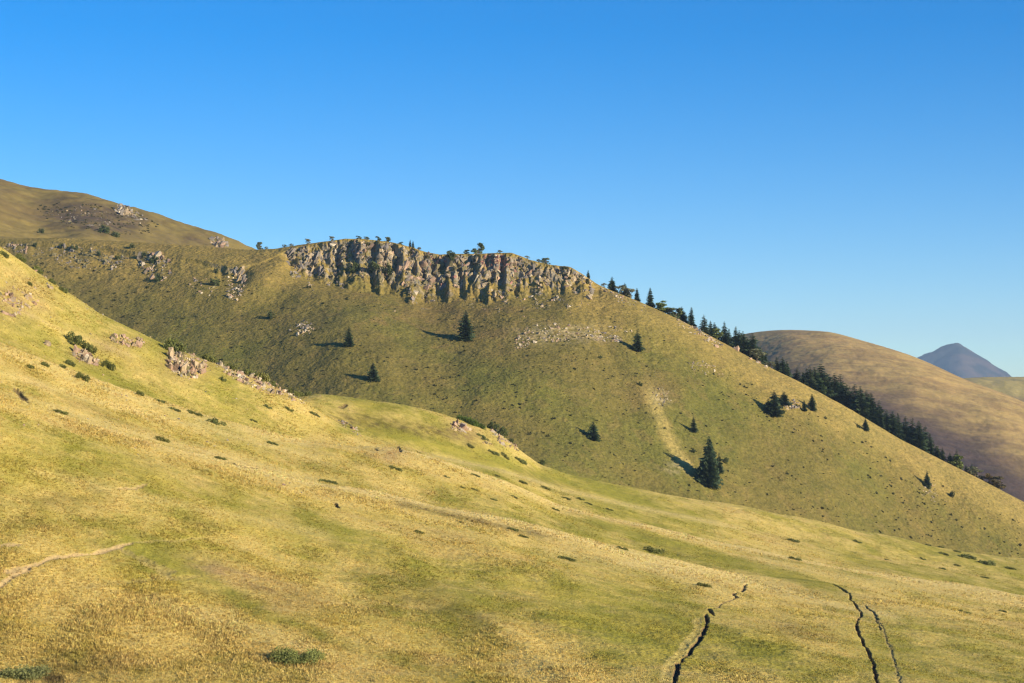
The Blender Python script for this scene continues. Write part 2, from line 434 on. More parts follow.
# ------ grass tufts on it: one mass nobody could count
rowsel = np.where((L > 1.75) & (L < 9.25))[0]
r0, r1 = rowsel[0], rowsel[-1]
area = np.maximum(PYg[r0:r1] - PYg[r0 + 1:r1 + 1], 0.012)[:, :-1]
cdf = np.cumsum(area.ravel()); cdf /= cdf[-1]
NT = 300000
idx = np.searchsorted(cdf, RNG.random(NT))
ri = idx // area.shape[1] + r0; ci = idx % area.shape[1]
a = RNG.random(NT)[:, None]; b = RNG.random(NT)[:, None]
P3 = np.stack([X, Y, Z], -1)
base = P3[ri, ci] * (1 - a) * (1 - b) + P3[ri, ci + 1] * a * (1 - b) + P3[ri + 1, ci] * (1 - a) * b + P3[ri + 1, ci + 1] * a * b
bc = colr[ri, ci] * RNG.uniform(0.80, 1.5, (NT, 1)) * (1 + RNG.normal(0, 0.022, (NT, 3)))
gg = g[ri, ci]
hgt = RNG.uniform(0.07, 0.18, NT) * (1.25 - 0.6 * gg) * (0.7 + 0.6 * sstep(-.3, .5, n_mid[ri, ci])) * (1 + 0.25 * (base[:, 1] > 230))
keep = (colr[ri, ci].sum(1) > 0.12) & (BARE[ri, ci] < RNG.uniform(0.2, 0.9, NT))
base, bc, hgt = base[keep], bc[keep], hgt[keep]
NT = len(base)
NB = 5
V = np.empty((NT, NB, 3, 3), np.float32)
for kb in range(NB):
    th = RNG.uniform(0, 2 * math.pi, NT); ln = RNG.uniform(0.25, 1.1, NT) * hgt
    d = np.stack([np.cos(th), np.sin(th), 0 * th], -1)
    s = np.stack([-np.sin(th), np.cos(th), 0 * th], -1)
    off = d * (RNG.uniform(0, 0.10, NT) * (0.6 + hgt * 3))[:, None]
    w = (hgt * RNG.uniform(0.16, 0.32, NT))[:, None]
    p = base + off - np.array([0, 0, 0.03])
    V[:, kb, 0] = p - s * w; V[:, kb, 1] = p + s * w
    V[:, kb, 2] = p + d * ln[:, None] + np.array([0.25, -0.1, 0]) * hgt[:, None] * 0.4
    V[:, kb, 2, 2] += hgt * RNG.uniform(0.7, 1.15, NT)
cc = np.repeat(bc[:, None, :], NB * 3, 1) * RNG.uniform(0.85, 1.15, (NT, NB * 3, 1))
gm = mesh_from("grass", V.reshape(-1, 3), np.arange(NT * NB * 3).reshape(-1, 3), M_TUFT, np.clip(cc, 0.004, 0.75).reshape(-1, 3))
link("grass", gm, kind="stuff", label="dry straw and green grass tufts covering the near hillside", category="grass")
del V, cc, gm

# ------------------------------------------------------------------ rocky hill in the middle distance
mx = np.arange(-70, 1101, 0.8)
MC = [(-70, 236), (0, 239), (60, 238), (130, 242), (200, 246), (250, 250), (275, 249), (300, 245), (330, 241), (345, 239), (362, 239), (390, 242), (410, 247), (425, 252), (440, 255), (455, 254), (475, 254), (500, 253), (512, 253), (530, 260), (550, 265), (570, 267), (582, 274), (600, 286), (640, 302), (680, 320), (720, 341), (760, 363), (800, 382), (850, 409), (900, 439), (940, 459), (980, 479), (1024, 502), (1100, 545)]
def crest_y(p): return curve(p, [(0, 840), (250, 800), (400, 780), (600, 756), (760, 742), (1024, 722)], 20)
Mc = curve(mx, MC, 2.0)
Yc = crest_y(mx)
zc = (HY - Mc) / F * Yc
hc = curve(mx, [(-70, 1), (20, 1.6), (150, 1.8), (175, 1), (205, 1), (220, 3), (242, 3), (251, 0.3), (284, 0.5), (300, 9), (345, 15), (415, 15), (440, 12), (500, 13.5), (540, 9), (572, 6.5), (590, 3), (610, 0), (1100, 0)], 5)
d0 = curve(mx, [(-70, 8), (100, 14), (160, 24), (200, 26), (235, 32), (262, 24), (292, 7), (325, 3), (350, 1), (430, 1.5), (520, 2), (1100, 0)], 6)
dd = np.concatenate([np.linspace(440, 60, 330)[:-1], np.linspace(60, 36, 40)[:-1], np.linspace(36, -3, 150)[:-1], -np.geomspace(3, 330, 40)])
dg = np.broadcast_to(dd[:, None], (len(dd), len(mx)))
Ym = Yc[None, :] - dg
Ym = np.maximum(Ym, 380 + 0.2 * (440 - dg))
dg = Yc[None, :] - Ym
Xm = (mx[None, :] - CX) / F * Ym
MXg = np.broadcast_to(mx[None, :], Ym.shape)
PR = [(-70, 0), (60, 0), (63, 3), (80, 1), (110, 0.5), (114, 3), (128, 1), (150, 0.3), (154, 3), (170, 0), (224, 0.5), (231, 0.5), (235, 4), (246, 1), (256, 0), (283, 0), (292, 3), (305, 1), (309, 4), (320, 0.5), (326, 4.5), (342, 1.0), (351, 0), (358, 9), (371, 5), (375, 0.5), (380, 8), (391, 4), (395, 0), (400, 8.5), (408, 2.5), (412, 0), (418, 8), (428, 4), (440, 1), (446, 0.3), (451, 6), (458, 2), (472, 0), (479, 8.5), (487, 1), (492, 6), (500, 2), (507, 5), (520, 2), (545, 1.5), (549, 3.5), (570, 1.5), (590, 0), (1100, 0)]
warp = 6.0 * fbm(Xm * 0.4, dg * 0.9, 8, 3, 201)
lean = (dg - 8) * 0.28
prot = curve(MXg + warp + np.clip(lean, -6, 12), PR, 0.7)
vor = np.abs(fbm(Xm, dg * 0.8, 4.5, 4, 211, 0.6)) * 3.4
d1 = hc * 1.2 * (1 + 0.35 * fbm(mx, mx * 0, 16, 3, 205))
cl = np.clip((hc - 0.8) / 4, 0, 1)[None, :]
rk = dg - d0[None, :]
fade = 1 - sstep(0, 1, (rk - d1[None, :] - prot) / 16.0)
de = rk - (prot * 0.62 + vor * cl) * fade * cl
ct0 = np.clip(de / (1.5 * np.maximum(d1, 0.5))[None, :], 0, 1)
ct0 = np.clip(ct0 + 0.16 * sstep(-.2, .5, fbm(MXg, ct0 * 0, 14, 2, 209)) * np.sin(2 * math.pi * (ct0 + 0.35 * fbm(MXg, ct0 * 0 + 5, 25, 2, 210))) * np.sin(math.pi * ct0), 0, 1)
cliff_t = 1 - (1 - ct0) ** 1.8
dc = np.maximum(dg, 0)
rr = curve(mx, [(-70, 9), (280, 9), (560, 9), (680, 16), (1100, 16)], 25)[None, :]
def hsm(sig):
    k = np.exp(-0.5 * (np.arange(-int(3 * sig), int(3 * sig) + 1) / sig) ** 2); k /= k.sum()
    return np.convolve(np.pad(hc, len(k) // 2, mode='edge'), k, mode='valid')
# below the crags the step spreads sideways into a smooth apron
hl = [hc * (1 + 0.3 * fbm(mx, mx * 0 + 3, 20, 2, 207) + 0.22 * fbm(mx, mx * 0 + 9, 7, 2, 208)), hsm(18), hsm(60), hsm(120)]
tb = np.clip((rk - 10.0) / 11.0, 0, 3)
hclow = sum(np.clip(1 - np.abs(tb - k), 0, 1) * h[None, :] for k, h in enumerate(hl))
slope = curve(mx, [(-70, 0.42), (250, 0.44), (500, 0.47), (1100, 0.50)], 20)[None, :]
drop = slope * (np.sqrt(dc ** 2 + rr ** 2) - rr) + hclow * cliff_t * (1 - sstep(0, 1, (rk - 14.0) / 120.0))
# flatten the terrace above each crag
back = curve(mx, [(-70, -0.05), (235, -0.05), (275, 0.28), (600, 0.30), (1100, 0.36)], 8)[None, :]
db = np.maximum(-dg, 0)
drop = drop + back * (np.sqrt(db ** 2 + 9) - 3)
und = fbm(Xm * 1.0, Ym * 0.45 + Xm * 0.2, 65, 3, 221) * 2.2 * sstep(8, 60, dg) + fbm(Xm, Ym * 0.7, 14, 3, 231) * 0.55 * sstep(2, 25, dg)
gul = -0.5 * np.exp(-(((MXg - curve(Ym[:, :1], [(600, 705), (640, 688), (700, 655), (730, 640)], 4)) * 0.36) / 4.5) ** 2) * sstep(20, 50, dg) * (1 - sstep(140, 160, dg))
zcs = (HY - curve(mx, MC, 26)) / F * Yc
low = sstep(10, 60, dg)
Zm = zc[None, :] * (1 - low) + zcs[None, :] * low - drop + und + gul + 0.18 * fbm(Xm, Ym, 2.6, 2, 241) * (0.6 + 0.8 * sstep(-.3, .4, fbm(Xm, Ym, 22, 2, 243))) * sstep(-2, 4, dg)
mid = Surf(mx, Ym, Zm)
PYm = HY - F * Zm / Ym
below = PYm - Mc[None, :]
# vegetation map
nb = fbm(Xm, Ym * 0.6, 45, 3, 251); nm = fbm(Xm, Ym * 0.7, 9, 3, 261); ns = fbm(Xm, Ym, 2.6, 2, 271)
OL, ST, RB, GR = (0.150, 0.115, 0.037), (0.28, 0.185, 0.066), (0.19, 0.122, 0.052), (0.128, 0.114, 0.031)
mcol = lerp(OL, GR, sstep(-0.3, 0.6, nb + 0.4 * nm))
topness = 1 - sstep(10, 65, below + 14 * nb + 8 * nm)
mcol = lerp(mcol, np.array(ST), 0.70 * topness)
rb = np.exp(-((MXg - 430) / 90) ** 2 - ((below - 62) / 28) ** 2) * (0.5 + 0.5 * nm) + 0.9 * np.exp(-((MXg - 655) / 22) ** 2 - ((PYm - 393) / 14) ** 2) + 0.35 * sstep(0.1, 0.6, nm + 0.4 * ns)
mcol = lerp(mcol, np.array(RB), np.clip(rb, 0, 0.75))
sc1 = curve(np.clip(PYm, 380, 500), [(380, 646), (395, 652), (420, 660), (445, 672), (475, 692)], 4)
straw2 = np.exp(-((MXg - sc1 - 3 * ns) / 6.5) ** 2) * sstep(375, 400, PYm) * (1 - sstep(462, 480, PYm))
straw2 += 0.35 * sstep(560, 900, MXg) * (1 - sstep(6, 40, below + 10 * nm))
mcol = lerp(mcol, np.array((0.34, 0.245, 0.095)), np.clip(straw2, 0, 0.75))
scr = 0.8 * np.exp(-((MXg - 661) / 8) ** 2 - ((PYm - 398) / 6) ** 2) + 0.5 * np.exp(-((MXg - 676) / 12) ** 2 - ((PYm - 468) / 7) ** 2)
scr += 0.55 * np.exp(-((MXg - 562) / 48) ** 4 - ((PYm - 334) / 9) ** 2)
mcol = lerp(mcol, np.array((0.40, 0.30, 0.20)), np.clip(scr, 0, 0.8) * sstep(-0.4, 0.3, ns))
# bare rock shows wherever the ground is steep
gy = np.abs(np.gradient(Zm, axis=0) / np.where(np.abs(np.gradient(Ym, axis=0)) < 1e-4, 1e-4, np.gradient(Ym, axis=0)))
rocky = sstep(0.75, 1.35, 0.75 * gy + 1.3 * fbm(Xm, Ym * 1.2 + Zm * 0.8, 5.0, 3, 283)) * cl * sstep(0.02, 0.12, cliff_t) * (1 - sstep(14, 26, rk)) * (1 - 0.85 * sstep(0.5, 0.85, ct0 + 0.45 * fbm(Xm, Zm, 6.0, 3, 285)))
rocky = np.clip(rocky, 0, 0.9)
ROCK = lerp((0.33, 0.25, 0.18), (0.22, 0.19, 0.16), sstep(-0.3, 0.3, fbm(Xm, Ym * 2, 5, 2, 281)))
mcol = mcol * np.array((1.06, 1.10, 0.96))
mcol = mcol * (1 - rocky[..., None]) + ROCK * rocky[..., None]
midM = mesh_from("rocky_hill", mid.verts(), mid.faces(), M_MID, np.clip(mcol, 0.005, .8).reshape(-1, 3), smooth=True)
link("rocky_hill", midM, kind="structure")

# ------------------------------------------------------------------ farther hills
def far_hill(name, x0, x1, step, crest, yc_pts, slope, rnd, dmax, back_s, colfun, amp, seed, nrow=160):
    fx = np.arange(x0, x1, step)
    c = curve(fx, crest, 10); yc = curve(fx, yc_pts, 10)
    z0 = (HY - c) / F * yc
    d = np.concatenate([np.linspace(dmax, 0, nrow)[:-1], -np.geomspace(1, dmax, 30)])
    D = np.broadcast_to(d[:, None], (len(d), len(fx)))
    Yf = yc[None, :] - D; Xf = (fx[None, :] - CX) / F * Yf
    f = np.maximum(D, 0); b = np.maximum(-D, 0)
    Zf = z0[None, :] - slope * (np.sqrt(f * f + rnd * rnd) - rnd) - back_s * b
    Zf = Zf + amp * fbm(Xf, Yf * 0.7, amp * 14 + 40, 4, seed) * sstep(0, rnd, f) + 0.12 * amp * fbm(Xf, Yf, amp * 2.0, 3, seed + 5)
    s = Surf(fx, Yf, Zf)
    PY = HY - F * Zf / Yf
    col = colfun(Xf, Yf, np.broadcast_to(fx[None, :], Yf.shape), PY, PY - c[None, :])
    me = mesh_from(name, s.verts(), s.faces(), M_FAR if name != "hill" else M_FAR, np.clip(col, .004, .8).reshape(-1, 3), smooth=True)
    link(name, me, kind="structure")
    return s

def col_back(Xf, Yf, PXf, PYf, bel):
    n1 = fbm(Xf, Yf * 0.6, 60, 3, 301); n2 = fbm(Xf, Yf, 12, 3, 311); n3 = fbm(Xf, Yf, 4, 2, 321)
    c = lerp((0.235, 0.172, 0.052), (0.185, 0.13, 0.045), sstep(-.3, .4, n1 + .5 * n2))
    he = np.exp(-((PXf - 95) / 48) ** 2 - ((PYf - (218 + 0.12 * (PXf - 95))) / 14) ** 2) * 1.3 + 0.7 * np.exp(-((PXf - 2) / 10) ** 2 - ((PYf - 192) / 5) ** 2) + 0.5 * np.exp(-((PXf - 190) / 30) ** 2 - ((PYf - 240) / 9) ** 2)
    he = np.clip(he * (0.6 + 0.7 * sstep(-.3, .3, n2 + .5 * n3)), 0, 0.9)
    return lerp(c, lerp((0.065, 0.047, 0.036), (0.115, 0.08, 0.048), sstep(-.3, .3, n3)), he)
bk = far_hill("back_hill", -90, 340, 1.0, [(-90, 160), (-30, 173), (0, 180), (20, 186), (40, 191), (62, 193), (74, 192), (92, 195), (110, 202), (140, 211), (190, 229), (225, 240), (250, 249), (340, 285)],
              [(-90, 1150), (340, 1130)], 0.27, 30, 420, 0.2, col_back, 5.0, 331)

def col_right(Xf, Yf, PXf, PYf, bel):
    n1 = fbm(Xf, Yf * 0.5, 110, 3, 341); n2 = fbm(Xf * 0.5, Yf * 1.0, 22, 3, 351); n3 = fbm(Xf * .6, Yf * 1.5, 7, 2, 361)
    gold = (0.42, 0.285, 0.105)
    c = lerp(gold, (0.32, 0.21, 0.085), sstep(-.6, .6, n2 + .6 * n3))
    t = bel - curve(PXf, [(740, 8), (800, 20), (850, 30), (900, 30), (960, 32), (1024, 48)], 6)
    he = sstep(-24, 44, t + 12 * n1 + 7 * n2 + 5 * n3)
    return lerp(c, lerp((0.050, 0.036, 0.040), (0.085, 0.057, 0.048), sstep(-.3, .6, n2)), 0.96 * he)
rt = far_hill("bare_hill", 560, 1180, 1.2, [(560, 420), (640, 372), (700, 347), (740, 335), (760, 332), (785, 330), (806, 331), (830, 332), (855, 339), (880, 346), (910, 355), (940, 368), (965, 380), (1000, 392), (1024, 402), (1180, 470)],
              [(560, 2260), (785, 2000), (1024, 1730), (1180, 1560)], 0.31, 150, 700, 0.25, col_right, 2.2, 371, nrow=260)

def col_ridge(Xf, Yf, PXf, PYf, bel):
    n2 = fbm(Xf, Yf, 120, 3, 381)
    return lerp((0.38, 0.29, 0.095), (0.30, 0.20, 0.09), sstep(-.3, .4, n2 + .03 * (bel - 10)))
far_hill("far_ridge", 900, 1300, 2.0, [(900, 392), (940, 381), (970, 377.5), (1024, 377), (1100, 374), (1300, 388)], [(900, 3000), (1300, 3300)], 0.22, 200, 1600, 0.2, col_ridge, 9.0, 391, nrow=120)

# distant mountain
MY = 11000.0
x0 = (957 - CX) / F * MY; zt = (HY - 343) / F * MY
gx, gyy = np.meshgrid(np.linspace(-1500, 1500, 260), np.linspace(-1500, 900, 220))
pl = [((1, 0.05), .86), ((0.55, -0.83), .62), ((-1, 0.1), .40), ((-0.80, -0.60), .62), ((0, 1), .5), ((-.15, -.99), .46)]
w1 = 26 * fbm(gx, gyy, 260, 4, 401)
H = np.stack([s * ((gx + w1) * d[0] + (gyy + w1) * d[1]) for d, s in pl])
hm = np.log(np.exp(H / 5.0).sum(0)) * 5.0
zz = zt + 8 - hm + 8 * fbm(gx, gyy, 90, 4, 411)
Vm = np.stack([gx + x0, gyy + MY, np.maximum(zz, -140)], -1).reshape(-1, 3)
R, C = gx.shape; ii = np.arange(R * C).reshape(R, C)
Fm = np.stack([ii[:-1, :-1], ii[:-1, 1:], ii[1:, 1:], ii[1:, :-1]], -1).reshape(-1, 4)
n2 = fbm(gx, gyy, 150, 4, 421)
cm = lerp((0.085, 0.06, 0.055), (0.035, 0.037, 0.04), sstep(-.3, .4, n2)).reshape(-1, 3)
link("mountain", mesh_from("mountain", Vm, Fm, M_FAR, cm, smooth=True), kind="structure")

# wide valley ground that everything stands on, out to the horizon
rad = np.concatenate([[0.1], np.geomspace(60, 12800, 60)]); ang = np.linspace(0, 2 * math.pi, 181)[:-1]
rg, ag = np.meshgrid(rad, ang, indexing='ij')
gxx, gy2 = rg * np.cos(ag), rg * np.sin(ag)
gz = -95 - 55 * sstep(1500, 6000, rg) + 10 * fbm(gxx, gy2, 900, 3, 431) * sstep(900, 2500, rg)
gz = np.where(rg < 500, -95, gz)
n = len(ang); idx = np.arange(rg.size).reshape(rg.shape)
Fg = np.stack([idx[:-1], np.roll(idx, -1, 1)[:-1], np.roll(idx, -1, 1)[1:], idx[1:]], -1)[..., ::-1].reshape(-1, 4)
cg = lerp((0.16, 0.15, 0.05), (0.09, 0.10, 0.035), sstep(-.3, .4, fbm(gxx, gy2, 700, 3, 441))).reshape(-1, 3)
link("ground", mesh_from("ground", np.stack([gxx, gy2, gz], -1).reshape(-1, 3), Fg, M_FAR, cg, smooth=True), kind="structure")

# ------------------------------------------------------------------ rock shards and outcrops
def hull(seed, ez):
    r = np.random.default_rng(seed)
    p = r.uniform(-1, 1, (13, 3)); p /= np.maximum(np.abs(p).max(1), 0.75)[:, None] ** 0.7
    p *= np.array([0.5, 0.5, 0.5]); p[:, 2] *= ez
    bm = bmesh.new()
    for q in p: bm.verts.new(q)
    bmesh.ops.convex_hull(bm, input=bm.verts)
    bmesh.ops.triangulate(bm, faces=bm.faces)
    bm.verts.ensure_lookup_table()
    used = [v for v in bm.verts if v.link_faces]
    mp = {v: i for i, v in enumerate(used)}
    V = np.array([v.co for v in used]); Fh = np.array([[mp[v] for v in f.verts] for f in bm.faces])
    bm.free()
    return V, Fh
SHARDS = [hull(900 + k, 1.0 + 0.12 * (k % 8)) for k in range(24)]

def shard_mesh(name, pts, sizes, cols, tall=1.6, lean=(0.25, -0.1), wob=0.35, seed=0, mat=None):
    r = np.random.default_rng(seed)
    Vs, Fs, Cs = [], [], []; o = 0
    for p, s, c in zip(pts, sizes, cols):
        V, Fh = SHARDS[r.integers(len(SHARDS))]
        up = Vector((lean[0] + r.normal(0, wob), lean[1] + r.normal(0, wob), 1)).normalized()
        q = up.to_track_quat('Z', 'Y').to_matrix() @ Matrix.Rotation(r.uniform(0, 6.28), 3, 'Z')
        tl = tall * r.uniform(0.5, 1.25)
        sc_ = np.array([s * r.uniform(0.7, 1.45), s * r.uniform(0.7, 1.2), s * tl])
        Vs.append((V * sc_) @ np.array(q).T + p)
        Fs.append(Fh + o); o += len(V)
        Cs.append(np.repeat(np.array(c)[None, :], len(V), 0))
    return mesh_from(name, np.concatenate(Vs), np.concatenate(Fs), mat or M_ROCK, np.concatenate(Cs))

BEIGE, PINK, GREY, RED, LICH, WHITE = (0.34, 0.255, 0.16), (0.34, 0.225, 0.155), (0.20, 0.17, 0.145), (0.30, 0.145, 0.115), (0.18, 0.15, 0.075), (0.45, 0.37, 0.265)
def pal(r, weights):
    cs = [BEIGE, PINK, GREY, RED, LICH, WHITE]
    k = r.choice(6, p=np.array(weights) / sum(weights))
    return np.array(cs[k]) * r.uniform(0.7, 1.25)

STRAY = []
def knit(surf, P, S, Cc, sink, r):
    """one outcrop is one body of rock: bridge its bigger groups of shards, hand strays to the loose stones"""
    for _ in range(12):
        Pa, Sa = np.array(P), np.array(S)
        dist = np.linalg.norm(Pa[:, None] - Pa[None], axis=2)
        nearby = dist < 0.55 * (Sa[:, None] + Sa[None])
        lab = np.arange(len(P))
        while True:
            new = np.where(nearby, lab[None, :], len(P)).min(1)
            new = np.minimum(lab, new)
            if (new == lab).all(): break
            lab = new
        ids, cnts = np.unique(lab, return_counts=True)
        if len(ids) == 1: break
        main = ids[np.argmax(cnts)]
        stray = [i for i in range(len(P)) if lab[i] != main and cnts[np.searchsorted(ids, lab[i])] <= max(2, 0.04 * len(P))]
        if stray:
            STRAY.extend((P[i], S[i], Cc[i]) for i in stray)
            kp = [i for i in range(len(P)) if i not in set(stray)]
            P, S, Cc = [P[i] for i in kp], [S[i] for i in kp], [Cc[i] for i in kp]
            continue
        other = ids[ids != main][0]
        ia, ib = np.where(lab == other)[0], np.where(lab == main)[0]
        sub = dist[np.ix_(ia, ib)]; u, v = np.unravel_index(np.argmin(sub), sub.shape)
        a, b = Pa[ia[u]], Pa[ib[v]]; s0 = 0.5 * (Sa[ia[u]] + Sa[ib[v]])
        n = int(np.linalg.norm(b - a) / (0.7 * s0)) + 1
        for k in range(1, n + 1):
            q = a + (b - a) * k / (n + 1)
            q[2] = surf.zat(q[0], q[1]) - s0 * sink
            P.append(q); S.append(s0 * 0.95); Cc.append(Cc[ia[u]])
    return P, S, Cc

def outcrop(name, label, cat, surf, pts2, size, weights=(4, 2, 2, 0, 1, 1), tall=1.5, lean=(0.3, -0.15), wob=0.35, sink=0.25, seed=0, group=None):
    """one bedrock outcrop: shards set into the ground at the given picture points"""
    r = np.random.default_rng(seed)
    P, S, Cc = [], [], []
    for (a, b) in pts2:
        p = surf.locate(a, b)
        s = r.uniform(size[0] * .5, size[0]) if r.random() < .3 else (r.uniform(size[0], size[1]) if r.random() < .82 else r.uniform(size[1], size[1] * 1.6))
        P.append(p - np.array([0, 0, s * sink])); S.append(s); Cc.append(pal(r, weights))
    P, S, Cc = knit(surf, P, S, Cc, sink, r)
    c = P[len(P) // 2] * 1.0
    me = shard_mesh(name, [q - c for q in P], S, Cc, tall, lean, wob, seed + 1)
    o = link(name, me, label=label, category=cat)
    o.location = c
    if group: o["group"] = group
    return o

def scatter(poly_fn, n, seed):
    r = np.random.default_rng(seed); out = []
    while len(out) < n:
        a, b = poly_fn(r)
        if a is not None: out.append((a, b))
    return out
def ell(cx, cy, rx, ry, ang=0):
    c, s = math.cos(math.radians(ang)), math.sin(math.radians(ang))
    def f(r):
        t = r.uniform(0, 6.283); q = math.sqrt(r.random())
        u, v = rx * q * math.cos(t), ry * q * math.sin(t)
        return cx + u * c - v * s, cy + u * s + v * c
    return f
def patchy(f, th=-0.05, sx=.09, sy=.16):
    def h(r):
        a, b = f(r)
        return (a, b) if pnoise(np.array([a * sx]), np.array([b * sy]), 8)[0] > th else (None, None)
    return h
EXT = [(283, 12), (292, 34), (315, 44), (335, 46), (350, 50), (375, 44), (398, 46), (412, 66), (424, 52), (440, 44), (462, 44), (485, 60), (500, 62), (520, 52), (545, 42), (562, 40), (580, 36), (590, 16)]
def crag(x0, x1, fmax=1.0):
    def f(r):
        a = r.uniform(x0, x1); e = float(np.interp(a, [q[0] for q in EXT], [q[1] for q in EXT]))
        t = r.random() ** 1.25
        m = float(np.interp(a, [q[0] for q in MC], [q[1] for q in MC]))
        b = m + 2.5 + t * e * fmax
        # grass keeps to the ledges between ribs
        if pnoise(np.array([a * 0.10 + b * 0.04]), np.array([b * 0.09]), 3)[0] < -0.2 + 0.5 * t + (0.22 if a < 345 and t < .25 else 0): return None, None
        return a, b
    return f
outcrop("cliff", "dark broken crag at the left end of the rock band on the rocky hill", "cliff", mid, scatter(crag(287, 347), 560, 1), (0.5, 1.6), (3, 1, 6, 0, 3, 1), 1.5, (0.55, -.1), .42, .3, 11, "cliffs along the hill crest")
outcrop("cliff", "tall ribbed crag with deep shaded gullies below small crest trees", "cliff", mid, scatter(crag(347, 424), 700, 2), (0.5, 1.7), (4, 2, 3, 0, 3, 1), 1.4, (0.55, -.1), .42, .3, 12, "cliffs along the hill crest")
outcrop("cliff", "reddish crag in the middle of the rock band with jagged crest", "cliff", mid, scatter(crag(424, 526), 820, 3), (0.5, 1.7), (4, 2, 3, 1, 3, 1), 1.4, (0.55, -.1), .42, .3, 13, "cliffs along the hill crest")
outcrop("cliff", "pale broken crag at the right end of the rock band by the spruces", "cliff", mid, scatter(crag(526, 592), 420, 4), (0.4, 1.4), (5, 2, 2, 0, 3, 2), 1.3, (0.55, -.1), .42, .3, 14, "cliffs along the hill crest")
# red stained rock at the crest of the red crag
outcrop("cliff", "brick red slab capping the reddish crag at the skyline", "cliff", mid, scatter(ell(497, 262, 17, 7, 5), 190, 5), (0.4, 0.95), (1, 1, 0, 10, 0, 0), 1.4, (0.35, -.1), .25, .2, 15, "cliffs along the hill crest")

OC = "rock outcrops on the rocky hill"
outcrop("rock_outcrop", "pale grey rib of rock standing below the saddle left of the cliffs", "rock", mid, scatter(ell(236, 284, 10, 17, 12), 170, 6), (0.45, 1.25), (3, 2, 3, 0, 1, 3), 2.2, (0.5, -.1), .25, .2, 16, OC)
outcrop("rock_outcrop", "small broken rock ledge left of the grey rib", "rock", mid, scatter(ell(203, 287, 14, 9, 10), 60, 7), (0.4, 1.2), (3, 2, 3, 0, 2, 1), 1.4, seed=17, group=OC)
outcrop("rock_outcrop", "dark jagged ledge below the pale plateau edge on the far left hill", "rock", mid, scatter(patchy(ell(82, 258, 50, 11, 5), -.15), 460, 8), (0.4, 1.3), (1, 0, 6, 0, 8, 0), 1.3, (.3, -.1), .35, .2, 18, OC)
outcrop("rock_outcrop", "dark rocks with shrubs beneath the right end of the plateau ledge", "rock", mid, scatter(ell(156, 266, 18, 14, 30), 130, 9), (0.5, 1.7), (2, 2, 4, 0, 2, 1), 1.5, seed=19, group=OC)
outcrop("rock_outcrop", "scattered grey stones on the slope beside the near left hillside edge", "rock", mid, scatter(ell(18, 248, 16, 6, 10), 60, 10), (0.4, 1.2), (2, 1, 5, 0, 2, 1), 1.2, seed=20, group=OC)
outcrop("rock_outcrop", "small pale rock patch on the slope above the two left spruces", "rock", mid, scatter(ell(302, 328, 13, 8, -10), 70, 11), (0.5, 1.4), (3, 2, 3, 0, 1, 4), 1.3, seed=21, group=OC)
def ledge(r):
    a = r.uniform(514, 622); t = r.random()
    top = np.interp(a, [514, 530, 560, 590, 622], [335, 326, 323, 327, 338]); bot = np.interp(a, [514, 525, 540, 590, 622], [350, 348, 342, 341, 342])
    b = top + (bot - top) * t
    if pnoise(np.array([a * 0.05 + b * .12]), np.array([b * 0.22 - a * .04]), 6)[0] < -0.22: return None, None
    return a, b
outcrop("rock_outcrop", "long whitish slab ledge across the slope below the cliff's right end", "rock", mid, scatter(ledge, 420, 12), (0.45, 1.3), (5, 3, 1, 0, 1, 5), 0.65, (0.3, -0.45), .2, .24, 22, OC)
outcrop("rock_outcrop", "thin row of pale stones above the whitish ledge by a spruce", "rock", mid, scatter(ell(616, 329, 18, 2.2, 9), 26, 13), (0.3, 0.8), (4, 2, 1, 0, 1, 5), 0.8, seed=23, group=OC)
outcrop("rock_outcrop", "pinkish bare stony patch at the head of the straw gully", "rock", mid, scatter(ell(661, 396, 12, 9, 30), 60, 14), (0.25, 0.8), (4, 5, 1, 0, 1, 3), 0.8, seed=24, group=OC)
outcrop("rock_outcrop", "pale rocks between the spruce clump on the right slope", "rock", mid, scatter(ell(791, 405, 9, 5, 15), 46, 15), (0.5, 1.5), (4, 3, 2, 0, 1, 3), 1.2, seed=25, group=OC)
outcrop("rock_outcrop", "pale rubbly patch beside the lone small spruce at lower right", "rock", mid, scatter(ell(930, 492, 13, 9, 25), 70, 16), (0.3, 0.9), (4, 3, 2, 0, 2, 3), 0.9, seed=26, group=OC)
outcrop("rock_outcrop", "stony patch on the slope under the ridge-top spruces", "rock", mid, scatter(ell(706, 368, 20, 6, 10), 55, 17), (0.25, 0.8), (4, 3, 2, 0, 2, 3), 0.9, seed=27, group=OC)
outcrop("rock_outcrop", "crumbling pale edge of rock along the crest right of the cliffs", "rock", mid, scatter(lambda r: ((a := r.uniform(600, 645)), float(np.interp(a, [q[0] for q in MC], [q[1] for q in MC])) + 1.5 + 7 * r.random() ** 1.5), 90, 18), (0.3, 0.9), (4, 3, 1, 0, 2, 3), 0.9, seed=28, group=OC)
outcrop("rock_outcrop", "pale broken rocks on the ridge under the middle of the spruce row", "rock", mid, scatter(lambda r: ((a := r.uniform(676, 722)), float(np.interp(a, [q[0] for q in MC], [q[1] for q in MC])) + 0.8 + 7 * r.random() ** 1.5), 100, 19), (0.4, 1.3), (4, 3, 1, 0, 1, 4), 1.1, seed=29, group=OC)
BO = "boulders along the right ridge"
